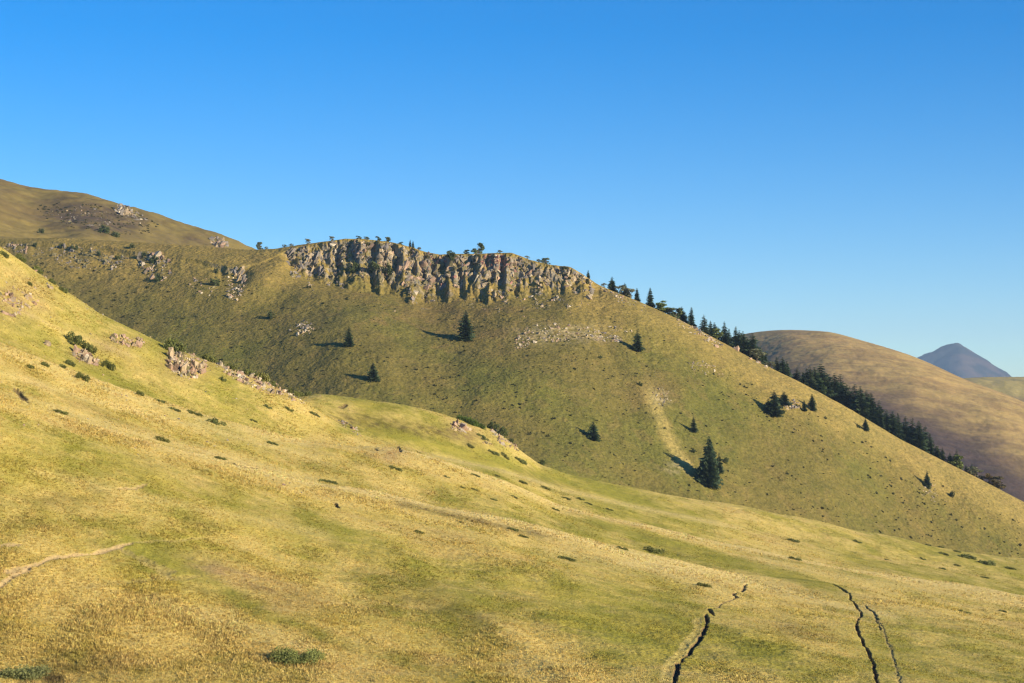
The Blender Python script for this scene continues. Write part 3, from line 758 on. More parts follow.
for (a, b, s, w, lab) in [(735, 348, 2.3, (1, 6, 0, 0, 0, 1), "large pinkish boulder on the ridge at the foot of the tall spruces"),
                        (751, 358.5, 1.7, (4, 2, 0, 0, 0, 3), "beige boulder just right of the large pinkish boulder"),
                        (758, 362, 1.9, (2, 6, 0, 0, 0, 1), "rounded tan boulder on the ridge with a dark hollow under it"),
                        (766, 366.5, 2.0, (4, 2, 0, 0, 0, 3), "small flat pale boulder lowest on the ridge line")]:
    outcrop("boulder", lab, "boulder", mid, [(a, b), (a + s * .5, b + .6), (a - s * .45, b + .5)], (s * .65, s), w, 0.85, (0.1, -.2), .3, .1, int(a), BO)
# back hill rocks
outcrop("rock_outcrop", "grey rock tor on the shoulder of the back hill", "rock", bk, scatter(ell(122, 210, 8, 6, 10), 60, 20), (0.9, 2.6), (2, 1, 5, 0, 2, 1), 1.5, seed=30, group="rock outcrops on the back hill")
outcrop("rock_outcrop", "low stony spread right of the back hill tor", "rock", bk, scatter(ell(134, 217, 14, 6, 20), 60, 21), (0.6, 1.6), (2, 1, 5, 0, 2, 1), 1.0, seed=31, group="rock outcrops on the back hill")
outcrop("rock_outcrop", "dark scree patch in the heather below the back hill summit", "rock", bk, scatter(ell(85, 217, 34, 10, 8), 120, 22), (0.5, 1.5), (1, 1, 6, 0, 3, 0), 1.0, seed=32, group="rock outcrops on the back hill")
outcrop("rock_outcrop", "grey rock knob where the back hill meets the saddle", "rock", bk, scatter(ell(218, 243, 9, 6, 15), 70, 23), (0.9, 2.6), (3, 1, 5, 0, 2, 1), 1.5, seed=33, group="rock outcrops on the back hill")
# near hillside rocks
NC = "rock outcrops on the near hillside"
outcrop("rock_outcrop", "pinkish weathered rock face at the left edge of the near hillside", "rock", near, scatter(patchy(ell(9, 300, 13, 19, -10)), 90, 24), (0.3, 0.8), (4, 6, 0, 0, 1, 2), 1.2, (.2, -.4), .3, .42, 34, NC)
outcrop("rock_outcrop", "pinkish rocks showing through grass right of the left edge rock face", "rock", near, scatter(ell(30, 296, 10, 14, 20), 45, 25), (0.2, 0.65), (4, 5, 0, 0, 1, 2), 1.1, (.2, -.4), .3, .42, 35, NC)
outcrop("rock_outcrop", "line of small pale stones stepping down the left skyline", "rock", near, scatter(ell(50, 280, 22, 7, 33), 36, 26), (0.2, 0.6), (4, 2, 0, 0, 1, 4), 1.0, seed=36, group=NC)
outcrop("rock_outcrop", "single pointed pale stone on the green left flank", "rock", near, [(47, 344), (48, 345), (46.5, 345)], (0.6, 1.0), (4, 1, 0, 0, 0, 4), 1.3, (0, -.1), .1, .2, 37, NC)
outcrop("rock_outcrop", "short rock ledge under a large dark juniper on the left flank", "rock", near, scatter(ell(84, 357, 15, 5, 22), 110, 27), (0.35, 0.8), (4, 5, 0, 0, 1, 2), 1.6, (.25, -.25), 0.18, 0.4, 38, NC)
outcrop("rock_outcrop", "low tan ledge on the flank between the two juniper-topped rocks", "rock", near, scatter(ell(127, 341, 17, 5, 8), 120, 28), (0.3, 0.65), (4, 5, 0, 0, 2, 1), 1.6, (.1, -.25), 0.16, 0.42, 39, NC)
outcrop("rock_outcrop", "blocky tan rock face capped by a round dark juniper", "rock", near, scatter(ell(186, 364, 21, 14, 14), 420, 29), (0.35, 0.75), (4, 6, 1, 0, 1, 2), 1.9, (.25, -.25), 0.16, 0.4, 40, NC)
outcrop("rock_outcrop", "long pale slabby outcrop running down the skyline right of the blocky face", "rock", near, scatter(ell(250, 377, 38, 9, 24), 560, 30), (0.32, 0.75), (4, 5, 0, 0, 1, 4), 1.3, (.5, -.25), 0.2, 0.38, 41, NC)
outcrop("rock_outcrop", "crumbly stone edge where the slabby outcrop runs into grass", "rock", near, scatter(ell(292, 396, 14, 5, 28), 70, 31), (0.4, 1.1), (4, 5, 0, 0, 1, 3), 0.8, (.4, -.2), .3, 0.42, 42, NC)
outcrop("rock_outcrop", "small scree strip at the head of the green hollow", "rock", near, scatter(ell(350, 428, 14, 3.5, 33), 50, 32), (0.2, 0.55), (3, 3, 2, 0, 2, 2), .9, seed=43, group=NC)
outcrop("rock_outcrop", "pale grey rock on the knoll beneath bright green bushes", "rock", near, scatter(ell(459, 427, 9, 4, 5), 50, 33), (0.6, 1.6), (3, 4, 1, 0, 0, 3), 1.0, (.2, -.2), .2, 0.4, 44, NC)
outcrop("rock_outcrop", "rough rocks along the right brow of the bushy knoll", "rock", near, scatter(ell(504, 440, 17, 5, 38), 70, 34), (0.35, 1.0), (4, 4, 1, 0, 1, 2), 1.2, seed=45, group=NC)
outcrop("rock_outcrop", "few small stones below the knoll's single round bush", "rock", near, scatter(ell(486, 443, 6, 3, 20), 16, 35), (0.25, 0.6), (4, 4, 1, 0, 1, 2), 1.1, seed=46, group=NC)
# loose stones nobody would count
r = np.random.default_rng(77)
P, S, Cc = [], [], []
for k in range(420):
    a = r.uniform(0, 1024); m = float(np.interp(a, [q[0] for q in MC], [q[1] for q in MC]))
    b = m + 12 + r.random() * (560 - m)
    q = pnoise(np.array([a * .022]), np.array([b * .03]), 12)[0] + (0.25 if 400 < a < 520 and b < 380 else 0)
    if q < 0.12: continue
    s = r.uniform(0.2, 0.55); p = mid.locate(a, b, 500)
    if HY - F * p[2] / p[1] > b + 3: continue
    P.append(p - np.array([0, 0, s * .2])); S.append(s); Cc.append(0.8 * pal(r, (4, 3, 4, 0, 3, 1)))
for k in range(420):
    a = r.uniform(288, 592); e = float(np.interp(a, [q[0] for q in EXT], [q[1] for q in EXT])); m = float(np.interp(a, [q[0] for q in MC], [q[1] for q in MC]))
    b = m + e * 0.75 + abs(r.normal(0, 11))
    if pnoise(np.array([a * .06]), np.array([b * .02]), 15)[0] < -0.1: continue
    s = r.uniform(0.25, 0.9) * (1.5 if r.random() < .08 else 1); p = mid.locate(a, b, 500)
    P.append(p - np.array([0, 0, s * .25])); S.append(s); Cc.append(0.85 * pal(r, (4, 3, 4, 0.4, 4, 1)))
for k in range(260):
    a = r.uniform(0, 330); b = r.uniform(250, 420) + 0.25 * a
    p = near.locate(a, b); s = r.uniform(0.12, 0.35)
    P.append(p - np.array([0, 0, s * .2])); S.append(s); Cc.append(pal(r, (4, 4, 1, 0, 1, 3)))
for q, s, c in STRAY:
    P.append(q); S.append(s); Cc.append(c)
link("rubble", shard_mesh("rubble", P, S, Cc, 0.9, (0.1, 0), .4, 78), kind="stuff", label="small pale stones strewn over the grassy slopes", category="stones")

# ------------------------------------------------------------------ trees
def tube(pts, rad, sides=6):
    V, Fq = [], []
    for p, rd in zip(pts, rad):
        for k in range(sides):
            t = 2 * math.pi * k / sides
            V.append((p[0] + rd * math.cos(t), p[1] + rd * math.sin(t), p[2]))
    for i in range(len(pts) - 1):
        for k in range(sides):
            a = i * sides + k; b = i * sides + (k + 1) % sides
            Fq.append((a, b, b + sides, a + sides))
    return np.array(V), np.array(Fq)

BARKC = np.array((0.10, 0.075, 0.055))
def spruce_proto(seed, wide=0.20, bare=0.05, gaps=0.05, nwh=24, forked=False, tint=(0.045, 0.066, 0.030)):
    r = np.random.default_rng(seed)
    pts = [(0.01 * math.sin(3 * t + seed), 0.01 * math.cos(2 * t), t * 0.97 - 0.03) for t in np.linspace(0, 1, 7)]
    tv, tf = tube(pts, np.linspace(0.022, 0.003, 7))
    nwh = int(nwh * 1.35)
    tops = [(0, 0, 1.0, 0.0)] if not forked else [(0.0, 0, 1.0, 0), (0.11, 0.02, 0.93, 0.35)]
    V = []; Cs = []
    for (ox, oy, hh, h0) in tops:
        for k in range(nwh):
            u = (k + r.uniform(-.3, .3)) / nwh
            h = bare + (hh - bare) * max(u, 0)
            if h < h0: continue
            R = wide * 1.5 * ((1 - u) ** 0.8) * r.uniform(0.8, 1.15) + 0.014
            if u < 0.12: R *= 0.75 + 2 * u
            nb = int(6 + 5 * (1 - u))
            t0 = r.uniform(0, 6.28)
            for b in range(nb):
                if r.random() < gaps: continue
                th = t0 + 6.283 * b / nb + r.normal(0, .2)
                Rb = R * r.uniform(0.65, 1.2)
                d = np.array([math.cos(th), math.sin(th), 0]); s = np.array([-d[1], d[0], 0])
                org = np.array([ox * min(1, (h - h0) * 4 if h0 else 1), oy, h])
                shade = r.uniform(0.75, 1.25)
                dr = r.uniform(0.35, 0.75)
                n = 5
                for q in range(n):
                    f = (q + 0.5) / n
                    p = org + d * Rb * f + np.array([0, 0, -dr * Rb * f + 0.25 * Rb * f * f])
                    w = Rb * 0.46 * (1.15 - 0.7 * f)
                    for sg in (-1, 1):
                        e = p + s * sg * w + d * w * r.uniform(.2, .8) + np.array([0, 0, -w * r.uniform(.3, .9)])
                        V += [p - d * Rb * .14, p + d * Rb * .16 + np.array([0, 0, .01 * r.random()]), e]
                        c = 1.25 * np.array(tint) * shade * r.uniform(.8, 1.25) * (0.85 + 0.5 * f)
                        Cs += [c, c, c]
    V = np.array(V); cm_ = mesh_from("spruce_crown", V, np.arange(len(V)).reshape(-1, 3), M_SPRUCE, np.array(Cs))
    tm = mesh_from("spruce_trunk", tv, tf, M_BARK, np.repeat(BARKC[None], len(tv), 0), smooth=True)
    return tm, cm_

SPR = [spruce_proto(501, .20), spruce_proto(502, .17, .04, .08, 26), spruce_proto(503, .24, .03, .12, 22), spruce_proto(504, .19, .08, .2, 20), spruce_proto(505, .27, .02, .08, 22), spruce_proto(506, .15, .06, .18, 24),
       spruce_proto(508, .22, .03, .3, 18, False, (0.06, 0.075, 0.032)), spruce_proto(509, .17, .10, .25, 20, False, (0.038, 0.06, 0.034)), spruce_proto(510, .30, .03, .15, 20, False, (0.055, 0.08, 0.03)), spruce_proto(511, .19, .12, .4, 20, True, (0.05, 0.066, 0.03))]
SPR_BIG = spruce_proto(507, .235, .02, .06, 34, True)

def leafcloud(n, lobes, leaf, seed, base, var=0.3, flat=1.0, ground=True):
    r = np.random.default_rng(seed)
    L_ = np.array(lobes, float)
    wgt = L_[:, 3] ** 2; k = r.choice(len(L_), n, p=wgt / wgt.sum())
    d = r.normal(0, 1, (n, 3)); d /= np.linalg.norm(d, axis=1)[:, None]
    rad = L_[k, 3] * r.uniform(0.45, 1.08, n)
    p = L_[k, :3] + d * rad[:, None] * np.array([1, 1, flat])
    if ground: p[:, 2] = np.abs(p[:, 2]) * np.where(p[:, 2] < 0, 0.4, 1)
    a = r.normal(0, 1, (n, 3)); a /= np.linalg.norm(a, axis=1)[:, None]
    b = np.cross(a, r.normal(0, 1, (n, 3))); b /= np.linalg.norm(b, axis=1)[:, None]
    s = (leaf * r.uniform(0.6, 1.4, n))[:, None]
    V = np.stack([p - a * s, p + a * s * .6 + b * s * .7, p + a * s * .3 - b * s * .7], 1).reshape(-1, 3)
    tone = (1 + var * (r.random(len(L_))[k] * 2 - 1)) * r.uniform(0.75, 1.25, n)
    C_ = np.repeat(np.array(base)[None] * tone[:, None], 3, 0)
    return V, C_

def tree_proto(seed, base=(0.15, 0.17, 0.08), nl=520, sparse=1.0):
    r = np.random.default_rng(seed)
    lobes = []
    for _ in range(15):
        z = r.uniform(.05, .84); pr_ = .30 * math.sqrt(max(0.02, 1 - ((z - .32) / .58) ** 2)); t = r.uniform(0, 6.283); q = pr_ * math.sqrt(r.random()) * (1 if seed > 604 else 1.25)
        lobes.append((q * math.cos(t), q * math.sin(t), z, r.uniform(.10, .17)))
    V, C_ = leafcloud(int(nl * sparse * 2.0), lobes, 0.05, seed, base, 0.3, 0.75, False)
    cm_ = mesh_from("tree_crown", V, np.arange(len(V)).reshape(-1, 3), M_LEAF, C_)
    tv, tf = tube([(0, 0, -.05), (0.01, 0, .2), (.0, .01, .45), (.02, .0, .7)], [.032, .026, .02, .008])
    Vs, Fs = [tv], [tf]; o = len(tv)
    for l in lobes[:6]:
        a, b = tube([(0, 0, .2 + .2 * r.random()), (l[0] * .5, l[1] * .5, l[2] * .75), (l[0], l[1], l[2])], [.016, .011, .004], 5)
        Vs.append(a); Fs.append(b + o); o += len(a)
    Vt = np.concatenate(Vs)
    return mesh_from("tree_trunk", Vt, np.concatenate(Fs), M_BARK, np.repeat(BARKC[None] * 1.3, len(Vt), 0), smooth=True), cm_
DEC = [tree_proto(601), tree_proto(602, (0.18, 0.18, 0.09), 420, .8), tree_proto(603, (0.13, 0.16, 0.065), 560), tree_proto(604, (0.2, 0.2, 0.12), 380, .8)]
DEC_GREEN = [tree_proto(605, (0.14, 0.18, 0.045), 620), tree_proto(606, (0.15, 0.175, 0.045), 620)]
DEC_TAN = [tree_proto(607, (0.19, 0.14, 0.055), 560), tree_proto(608, (0.16, 0.125, 0.05), 560)]

def plant(name, proto, pos, h, label, cat, group=None, wid=1.0):
    e = empty(name, pos, label, cat, group, random.uniform(0, 6.28), (h * wid, h * wid, h)) if name == 'spruce_tree' else empty(name, pos, label, cat, group, random.uniform(0, 6.28), (h * wid * 1.3, h * wid * 1.3, h * 1.1))
    if name == 'spruce_tree':
        e.scale = tuple(v * 1.07 for v in e.scale); e.rotation_euler = (random.gauss(0, .02), random.gauss(0, .02), e.rotation_euler[2])
    t = link("trunk", proto[0], e); c = link("crown", proto[1], e)
    return e
def on_face(surf, p, tip, base):
    q = surf.locate(p, base)
    h = (HY - tip) / F * q[1] - q[2]
    return q, h
def behind(p, tip, off):
    y = float(crest_y(np.array([p]))[0]) + off; x = (p - CX) / F * y
    z = mid.zat(x, y)
    return np.array([x, y, z - 0.15]), (HY - tip) / F * y - z

# spruces standing alone on the open slope
G1 = "lone spruces on the open slope of the rocky hill"
for k, (p, tip, b, w, lab) in enumerate([
        (465.5, 311, 339, 1.15, "tall narrow spruce under the reddish crag casting a long shadow"),
        (349, 327, 346, 1.15, "small spruce left of the tall narrow one, nearer the crags"),
        (373, 362, 380, 1.1, "small spruce alone on the slope above the near grassy knoll"),
        (637.5, 330, 351, 1.15, "spruce at the right end of the whitish ledge"),
        (593, 421, 439, 1.05, "small spruce low on the slope left of the straw gully"),
        (694, 417, 432, 1.25, "small bushy spruce directly above the biggest spruce"),
        (865.5, 418, 430, 1.1, "tiny spruce alone just below the ridge-top trees"),
        (927, 471, 486, 1.1, "small spruce with rubble beside it at the lower right of the slope")]):
    q, h = on_face(mid, p, tip, b)
    plant("spruce_tree", SPR[k % 6], q - np.array([0, 0, .15]), h, lab, "spruce", G1, w)
q, h = on_face(mid, 708, 438, 483)
plant("spruce_tree", SPR_BIG, q - np.array([0, 0, .2]), h, "largest spruce, broad and forked at the top, at the foot of the slope", "spruce", G1, 0.78)
q, h = on_face(mid, 719, 453, 474)
plant("spruce_tree", SPR[3], q, h, "thin young spruce half hidden behind the largest spruce", "spruce", G1, 0.9)
G2 = "spruce clump around pale rocks on the right slope"
for k, (p, tip, b, w, lab) in enumerate([(774, 391, 414, 1.3, "tallest and leftmost spruce of the clump around pale rocks"), (768, 398, 412, 1.4, "bushy spruce at the left foot of the clump's tallest spruce"),
        (784, 391.5, 404, 1.5, "small spruce at the top of the clump around pale rocks"), (804, 400, 411, 1.4, "squat spruce near the right end of the clump by pale rocks"),
        (812, 394, 410, 1.1, "pointed spruce at the right end of the clump by pale rocks")]):
    q, h = on_face(mid, p, tip, b)
    plant("spruce_tree", SPR[(k + 2) % 6], q - np.array([0, 0, .15]), h, lab, "spruce", G2, w)

ORD = ["first", "second", "third", "fourth", "fifth", "sixth", "seventh", "eighth", "ninth", "tenth", "eleventh", "twelfth", "thirteenth", "fourteenth", "fifteenth", "sixteenth", "seventeenth", "eighteenth", "nineteenth"]
TENS = {2: ("twenty", "twentieth"), 3: ("thirty", "thirtieth"), 4: ("forty", "fortieth"), 5: ("fifty", "fiftieth"), 6: ("sixty", "sixtieth"), 7: ("seventy", "seventieth"), 8: ("eighty", "eightieth"), 9: ("ninety", "ninetieth")}
def ordinal(k):
    if k < 19: return ORD[k]
    n = k + 1; t, o = divmod(n, 10)
    return TENS[t][1] if o == 0 else TENS[t][0] + "-" + ORD[o - 1]
ROW = [(588, 270, 3, 1.0), (612, 277, 3, 1.0), (625, 283, 4, .9), (637, 288, 3, 1.15), (650, 288, 3, 1.1), (681, 307, 6, 1.2), (691, 307.5, 4, 1.1), (704, 315, 4, 1.1),
       (711, 321, 6, 1.1), (715, 323, 9, 1.1), (725, 322, 5, 1.0), (729, 329, 10, 1.0), (735, 327, 6, 1.0), (739, 331, 10, .9), (743, 332, 6, 1.0), (752, 334, 6, 1.25), (747, 338, 9, 1.1),
       (765, 352, 9, 1.2), (762, 354, 7, 1.0), (777, 357, 9, 1.1), (782, 358, 9, 1.1), (787, 362, 10, 1.2)]
rr_ = random.Random(5)
for p in np.arange(796, 962, 6.4):
    tip = float(np.interp(p, [796, 812, 819, 829, 842, 850, 859, 868, 880, 896, 906, 911, 925, 939, 950, 958, 968], [370, 363, 364, 376, 378, 385, 388, 391, 401, 414, 420, 418, 429, 445, 453, 452, 462]))
    ROW.append((p + rr_.uniform(-1.3, 1.3), tip + abs(rr_.gauss(0, 4.0)) - 2.5, rr_.uniform(4, 13), rr_.uniform(.95, 1.35)))
for p in np.arange(808, 950, 9.5):
    tip = float(np.interp(p, [796, 819, 850, 880, 911, 950, 968], [372, 369, 388, 404, 424, 456, 464]))
    ROW.append((p + rr_.uniform(-2, 2), tip + rr_.uniform(1, 6), rr_.uniform(16, 30), rr_.uniform(1.1, 1.4)))
for p, t in ((966, 465), (972, 464), (976, 470), (981, 474)): ROW.append((p, t, 5, 1.3))
ROW.sort(key=lambda t: t[0])
for k, (p, tip, off, w) in enumerate(ROW):
    q, h = behind(p, tip, off)
    h = max(h, 1.8)
    kind = "slender dark spruce" if w < 1.05 else ("broad dark spruce" if w > 1.25 else "dark spruce")
    plant("spruce_tree", SPR[rr_.randrange(10)], q, h, f"{kind} in the row behind the right ridge, {ordinal(k)} counting from the cliffs", "spruce", "spruces in a row behind the right ridge", w)

# leafy trees among them and on top of the crags
CT = "small leafy trees along the hill crest"
for k, (p, tip, off, w, kd, lab) in enumerate([
        (260, 241, 2, .8, 0, "thin upright small tree alone on the saddle left of the cliffs"), (266, 247, 3, 1.2, 1, "low bush-like tree right beside the thin one on the saddle"),
        (285, 244, 3, 1.6, 1, "small round grey-green tree at the left start of the crags"), (291, 243.5, 3, 1.5, 1, "low rounded tree second from the left start of the crags"),
        (308, 238.5, 3, 1.4, 3, "tiny lone tree on the bare dome of the left crag"), (332, 236, 3, 1.5, 3, "flat-topped little tree on the crest above the left crag"),
        (358, 236, 2, 1.7, 2, "wide low tree on the crest above the ribbed crag's left side"), (366, 236.5, 3, 1.6, 0, "low tree touching the wide low one above the ribbed crag"),
        (378, 236, 3, 1.2, 2, "round tree on the crest above the ribbed crag's deep gully"), (387, 236.5, 3, 1.6, 0, "broad tree on the crest right of the round one"),
        (401, 242, 3, 1.6, 2, "low tree right of the ribbed crag's summit before two dark spruces"), (419, 248, 3, 1.2, 1, "tiny tree right of the two dark crest spruces"),
        (451, 250, 3, 1.7, 2, "dark green bushy tree in the notch before the reddish crag"), (467, 249, 3, 1.1, 0, "small upright tree left of the largest crest tree"),
        (478, 243, 3, 1.2, 2, "largest leafy tree on the crest, leaning above the reddish crag"), (500, 250, 3, 1.6, 1, "low bush-like tree above the brick red slab"),
        (527, 256, 3, 1.5, 3, "round pale tree on the crest right of the red slab"), (546, 257, 3, 1.3, 0, "round tree on the crest above the pale broken crag"), (539, 261, 3, 1.8, 1, "low tree touching the round one above the pale broken crag"),
        (604, 283, 3, 1.4, 3, "small grey tree between the first two ridge spruces"), (620, 285, 4, 1.4, 3, "grey-green leafy tree left of the third ridge spruce"), (630, 288, 4, 1.3, 3, "grey-green leafy tree right of the third ridge spruce"),
        (662, 300, 3, 1.5, 4, "round bright green tree alone among the ridge spruces"), (670, 307, 4, 1.6, 0, "dull green leafy tree right of the round bright green one"), (676, 308, 5, 1.5, 2, "dark leafy tree at the left of the thickening spruce row"),
        (717, 328, 3, 1.2, 5, "yellow-green leafy tree in front of the dark ridge spruces"), (757, 348, 5, 1.6, 1, "olive leafy tree below the tallest ridge spruce group"), (770, 361, 6, 1.6, 1, "low olive tree in the thin gap of the spruce row"),
        (957, 455, 9, 1.3, 5, "green leafy tree near the lower end of the spruce row"), (975, 466, 6, 1.6, 1, "olive leafy tree close to the last spruces of the row"),
        (989, 473, 8, 1.5, 6, "tan autumn tree just past the lower end of the spruce row"), (998, 476, 9, 1.6, 7, "brownish autumn tree, lowest on the right ridge")]):
    q, h = behind(p, tip, off * 0.3)
    pr = DEC[kd] if kd < 4 else (DEC_GREEN[kd - 4] if kd < 6 else DEC_TAN[kd - 6])
    plant("leafy_tree", pr, q, max(h, 1.5), lab, "tree", CT, w)
for (p, tip, lab) in [(410, 239.5, "dark narrow spruce on the crest, left one of a close pair"), (413, 240.5, "dark narrow spruce on the crest, right one of a close pair")]:
    q, h = behind(p, tip, 2.5)
    plant("spruce_tree", SPR[5], q, h, lab, "spruce", "pair of spruces on the cliff crest", 1.0)

# ------------------------------------------------------------------ shrubs
def mat_shrub(seed, n, base, leaf=0.05, lob=12, h=0.22):
    r = np.random.default_rng(seed)
    lobes = []
    for _ in range(lob):
        t = r.uniform(0, 6.28); q = math.sqrt(r.random()) * .36
        lobes.append((q * math.cos(t), q * math.sin(t), h * .35 * r.uniform(.6, 1.2), r.uniform(.10, .17)))
    V, C_ = leafcloud(n, lobes, leaf, seed, base, 0.25, h / .22)
    return mesh_from("shrub", V, np.arange(len(V)).reshape(-1, 3), M_LEAF, C_)
JUN = [mat_shrub(700 + k, 1500, [(0.17, 0.175, 0.045), (0.155, 0.17, 0.048), (0.20, 0.19, 0.05), (0.145, 0.155, 0.046)][k % 4], .035, 9, .27) for k in range(6)]
JUN_BIG = [mat_shrub(720, 6000, (0.19, 0.205, 0.055), .016, 22, .2), mat_shrub(721, 5000, (0.21, 0.215, 0.075), .016, 22, .16)]
BRIGHT = [mat_shrub(730, 1800, (0.10, 0.145, 0.025), .03, 14, .3), mat_shrub(731, 1800, (0.09, 0.135, 0.025), .03, 14, .3)]
BUSH = [mat_shrub(740 + k, 700, [(0.075, 0.095, 0.034), (0.085, 0.105, 0.034), (0.08, 0.10, 0.04)][k % 3], .055, 10, .5) for k in range(4)]
DOT = [mat_shrub(760 + k, 130, [(0.07, 0.074, 0.026), (0.06, 0.063, 0.028), (0.085, 0.085, 0.03)][k % 3], .11, 6, .25) for k in range(6)]

def shrub(surf, me, p, b, wpx, label, group, aspect=1.0, tall=1.0, name="juniper_shrub", cat="shrub", ymin=90):
    q = surf.locate(p, b, ymin)
    w = wpx / F * q[1] * 1.08
    o = link(name, me, label=label, category=cat)
    if group: o["group"] = group
    nrm = surf.normal(q[0], q[1])
    rot = nrm.to_track_quat('Z', 'Y').to_matrix().to_4x4() @ Matrix.Rotation(random.choice((0, math.pi)) + random.uniform(-.25, .25), 4, 'Z')
    o.matrix_world = Matrix.Translation(Vector(q - np.array([0, 0, .03 * w]))) @ rot @ Matrix.Diagonal((w, w * aspect, w * tall, 1))
    return o
JL = [(20, 258, 12), (37, 270, 13), (30, 285, 7), (4, 256, 10), (52, 283, 9), (62, 291, 10), (75, 343, 22), (86, 350, 18), (106, 367, 15), (80, 379, 15), (60, 413, 18), (174, 351, 28), (207, 347, 17), (163, 441, 23), (220, 459, 15), (176, 411, 14), (160, 402, 15), (193, 414, 17), (215, 423, 22), (273, 444, 12), (267, 407, 9), (253, 421, 8), (70, 365, 11), (63, 368, 8), (45, 366, 9), (29, 368, 9), (247, 364, 18), (262, 367, 22), (274, 370, 12), (293, 382, 14), (232, 357, 14), (300, 389, 12), (222, 380, 7), (140, 395, 10), (290, 410, 10),
      (308, 392, 10), (315, 415, 12), (329, 483, 19), (394, 469, 14), (420, 533, 13), (470, 446, 12), (483, 438, 13), (493, 453, 13), (505, 457, 14), (520, 461, 15), (540, 462, 7), (476, 476, 10), (474, 490, 9), (463, 488, 8), (493, 500, 9), (515, 498, 9), (524, 483, 11), (546, 489, 14), (567, 499, 10), (580, 499, 8), (589, 504, 8), (556, 510, 9), (524, 537, 12), (512, 530, 14), (568, 560, 18), (463, 523, 9), (497, 476, 8), (610, 510, 8), (446, 477, 7), (419, 453, 6),
      (656, 552, 26), (704, 586, 19), (793, 541.5, 16), (796, 559.5, 13), (623, 549, 12), (857, 542, 9), (945, 555, 12), (969, 558, 20), (986, 564, 23), (1011, 569, 13), (941, 547, 10), (928, 544, 9), (957, 552, 10), (942, 569, 9), (985, 578, 9), (922, 559, 7), (958, 566, 9), (964, 613, 13), (1004, 612, 10), (886, 560, 7)]
REG = [("rocky left flank", lambda a, b: a < 310 and b < 397), ("straw crests at the left", lambda a, b: a < 310),
       ("bushy knoll in mid slope", lambda a, b: 465 <= a <= 545 and b < 466), ("folded grass in mid slope", lambda a, b: a < 640), ("grassy right shoulder", lambda a, b: True)]
cnt = {}
for (a, b, w) in sorted(JL):
    reg = next(i for i, (n, f) in enumerate(REG) if f(a, b))
    k = cnt.get(reg, 0); cnt[reg] = k + 1
    size = "small" if w < 10 else ("broad" if w > 17 else "low")
    shrub(near, JUN[random.randrange(6)], a, b, w, f"{size} green juniper on the {REG[reg][0]}, {ordinal(k)} from its left end", "junipers on the near hillside", 1.15 if w < 20 else .9, 1.5 if reg == 0 else 0.65)
shrub(near, JUN_BIG[0], 296, 661, 62, "large dark green juniper mat at the bottom of the picture", "junipers on the near hillside", .75, 1.0)
shrub(near, JUN_BIG[1], 26, 676, 66, "grey-green heath mat in the bottom left corner", "junipers on the near hillside", .8, 1.0)
for a, b, w, lab in [(470, 424, 18, "bright green bush on the knoll above the pale grey rock"), (481, 428, 12, "bright green bush lower on the knoll, right of the other"), (462, 418.5, 14, "bright green bush at the knoll's skyline")]:
    shrub(near, BRIGHT[int(a) % 2], a, b, w, lab, "bright green bushes on the knoll", 1.0, 1.2, "bush", "bush")
for a, b, w, lab in [(492, 429, 12, "dark bush on the skyline of the knoll, left of two"), (501, 435, 12, "dark bush on the skyline of the knoll, right of two"), (510, 437, 6, "small upright dark bush at the right brow of the knoll"), (541, 463, 8, "dark bush low at the right foot of the knoll")]:
    shrub(near, BUSH[int(a) % 4], a, b, w, lab, "dark bushes on the knoll", 1.0, 1.4, "bush", "bush")
# bushes among the crags
for k, (a, b, w, t, lab) in enumerate([(357, 270, 13, 1.5, "tall green bush growing in the crag's left deep gully"), (376, 268, 10, 1.9, "tall green bush in the middle gully of the ribbed crag"), (388, 272, 13, 1.5, "green bush low in the right gully of the ribbed crag"),
        (451, 258, 12, 1.0, "green bush near the top left of the reddish crag"), (271, 318, 9, 1.6, "dark bush on the open slope below the left crag"), (215, 285, 11, 1.3, "green bush beside the grey rib"), (215, 273, 7, 1.3, "small bush uphill of the one beside the grey rib"),
        (158, 281, 9, 1.6, "dark bush with a strong shadow below the plateau ledge"), (154, 262, 12, 1.0, "wide dark bush on the right end of the plateau ledge"), (75, 250, 8, 1.4, "dark bush on the plateau ledge at far left"), (132, 248, 7, 1.3, "dark bush in the middle of the plateau ledge"), (100, 255, 6, 1.5, "dark bush low on the plateau ledge, nearer its middle"), (62, 247, 6, 1.2, "dark bush beside the far left one on the plateau ledge"), (118, 259, 6, 1.4, "dark bush at the lower rim of the plateau ledge"),
        (145, 256, 7, 1.4, "dark bush left of the wide one on the plateau ledge"), (35, 246, 6, 1.0, "low dark bush at the left start of the plateau ledge"),
        (640, 385, 6, 1.0, "tiny lone bush in the middle of the slope below the right ledge spruce"), (600, 358, 5, 1.0, "tiny lone bush under the whitish ledge"), (951, 496, 7, 1.5, "round dark bush at the lower right of the rocky hill"), (928, 488, 6, 1.0, "dark bush at the foot of the lower right small spruce"), (693, 452, 5, 1.6, "tiny bush left of the largest spruce's top"), (725, 462, 7, 1.4, "dark bush at the right side of the largest spruce"), (858, 427, 6, .8, "dark low bush left of the tiny ridge-side spruce")]):
    shrub(mid, BUSH[k % 4], a, b, w, lab, "bushes on the rocky hill", 1.0, t, "bush", "bush", 400)
for k, (a, b, w, lab) in enumerate([(104, 232, 14, "dark bush at the foot of the back hill, left of two"), (115, 236, 10, "dark bush at the foot of the back hill, right of two"), (41, 233, 9, "small bush on the back hill's lowest slope at far left")]):
    shrub(bk, BUSH[k], a, b, w, lab, "bushes on the back hill", 1.0, 1.0, "bush", "bush", 800)

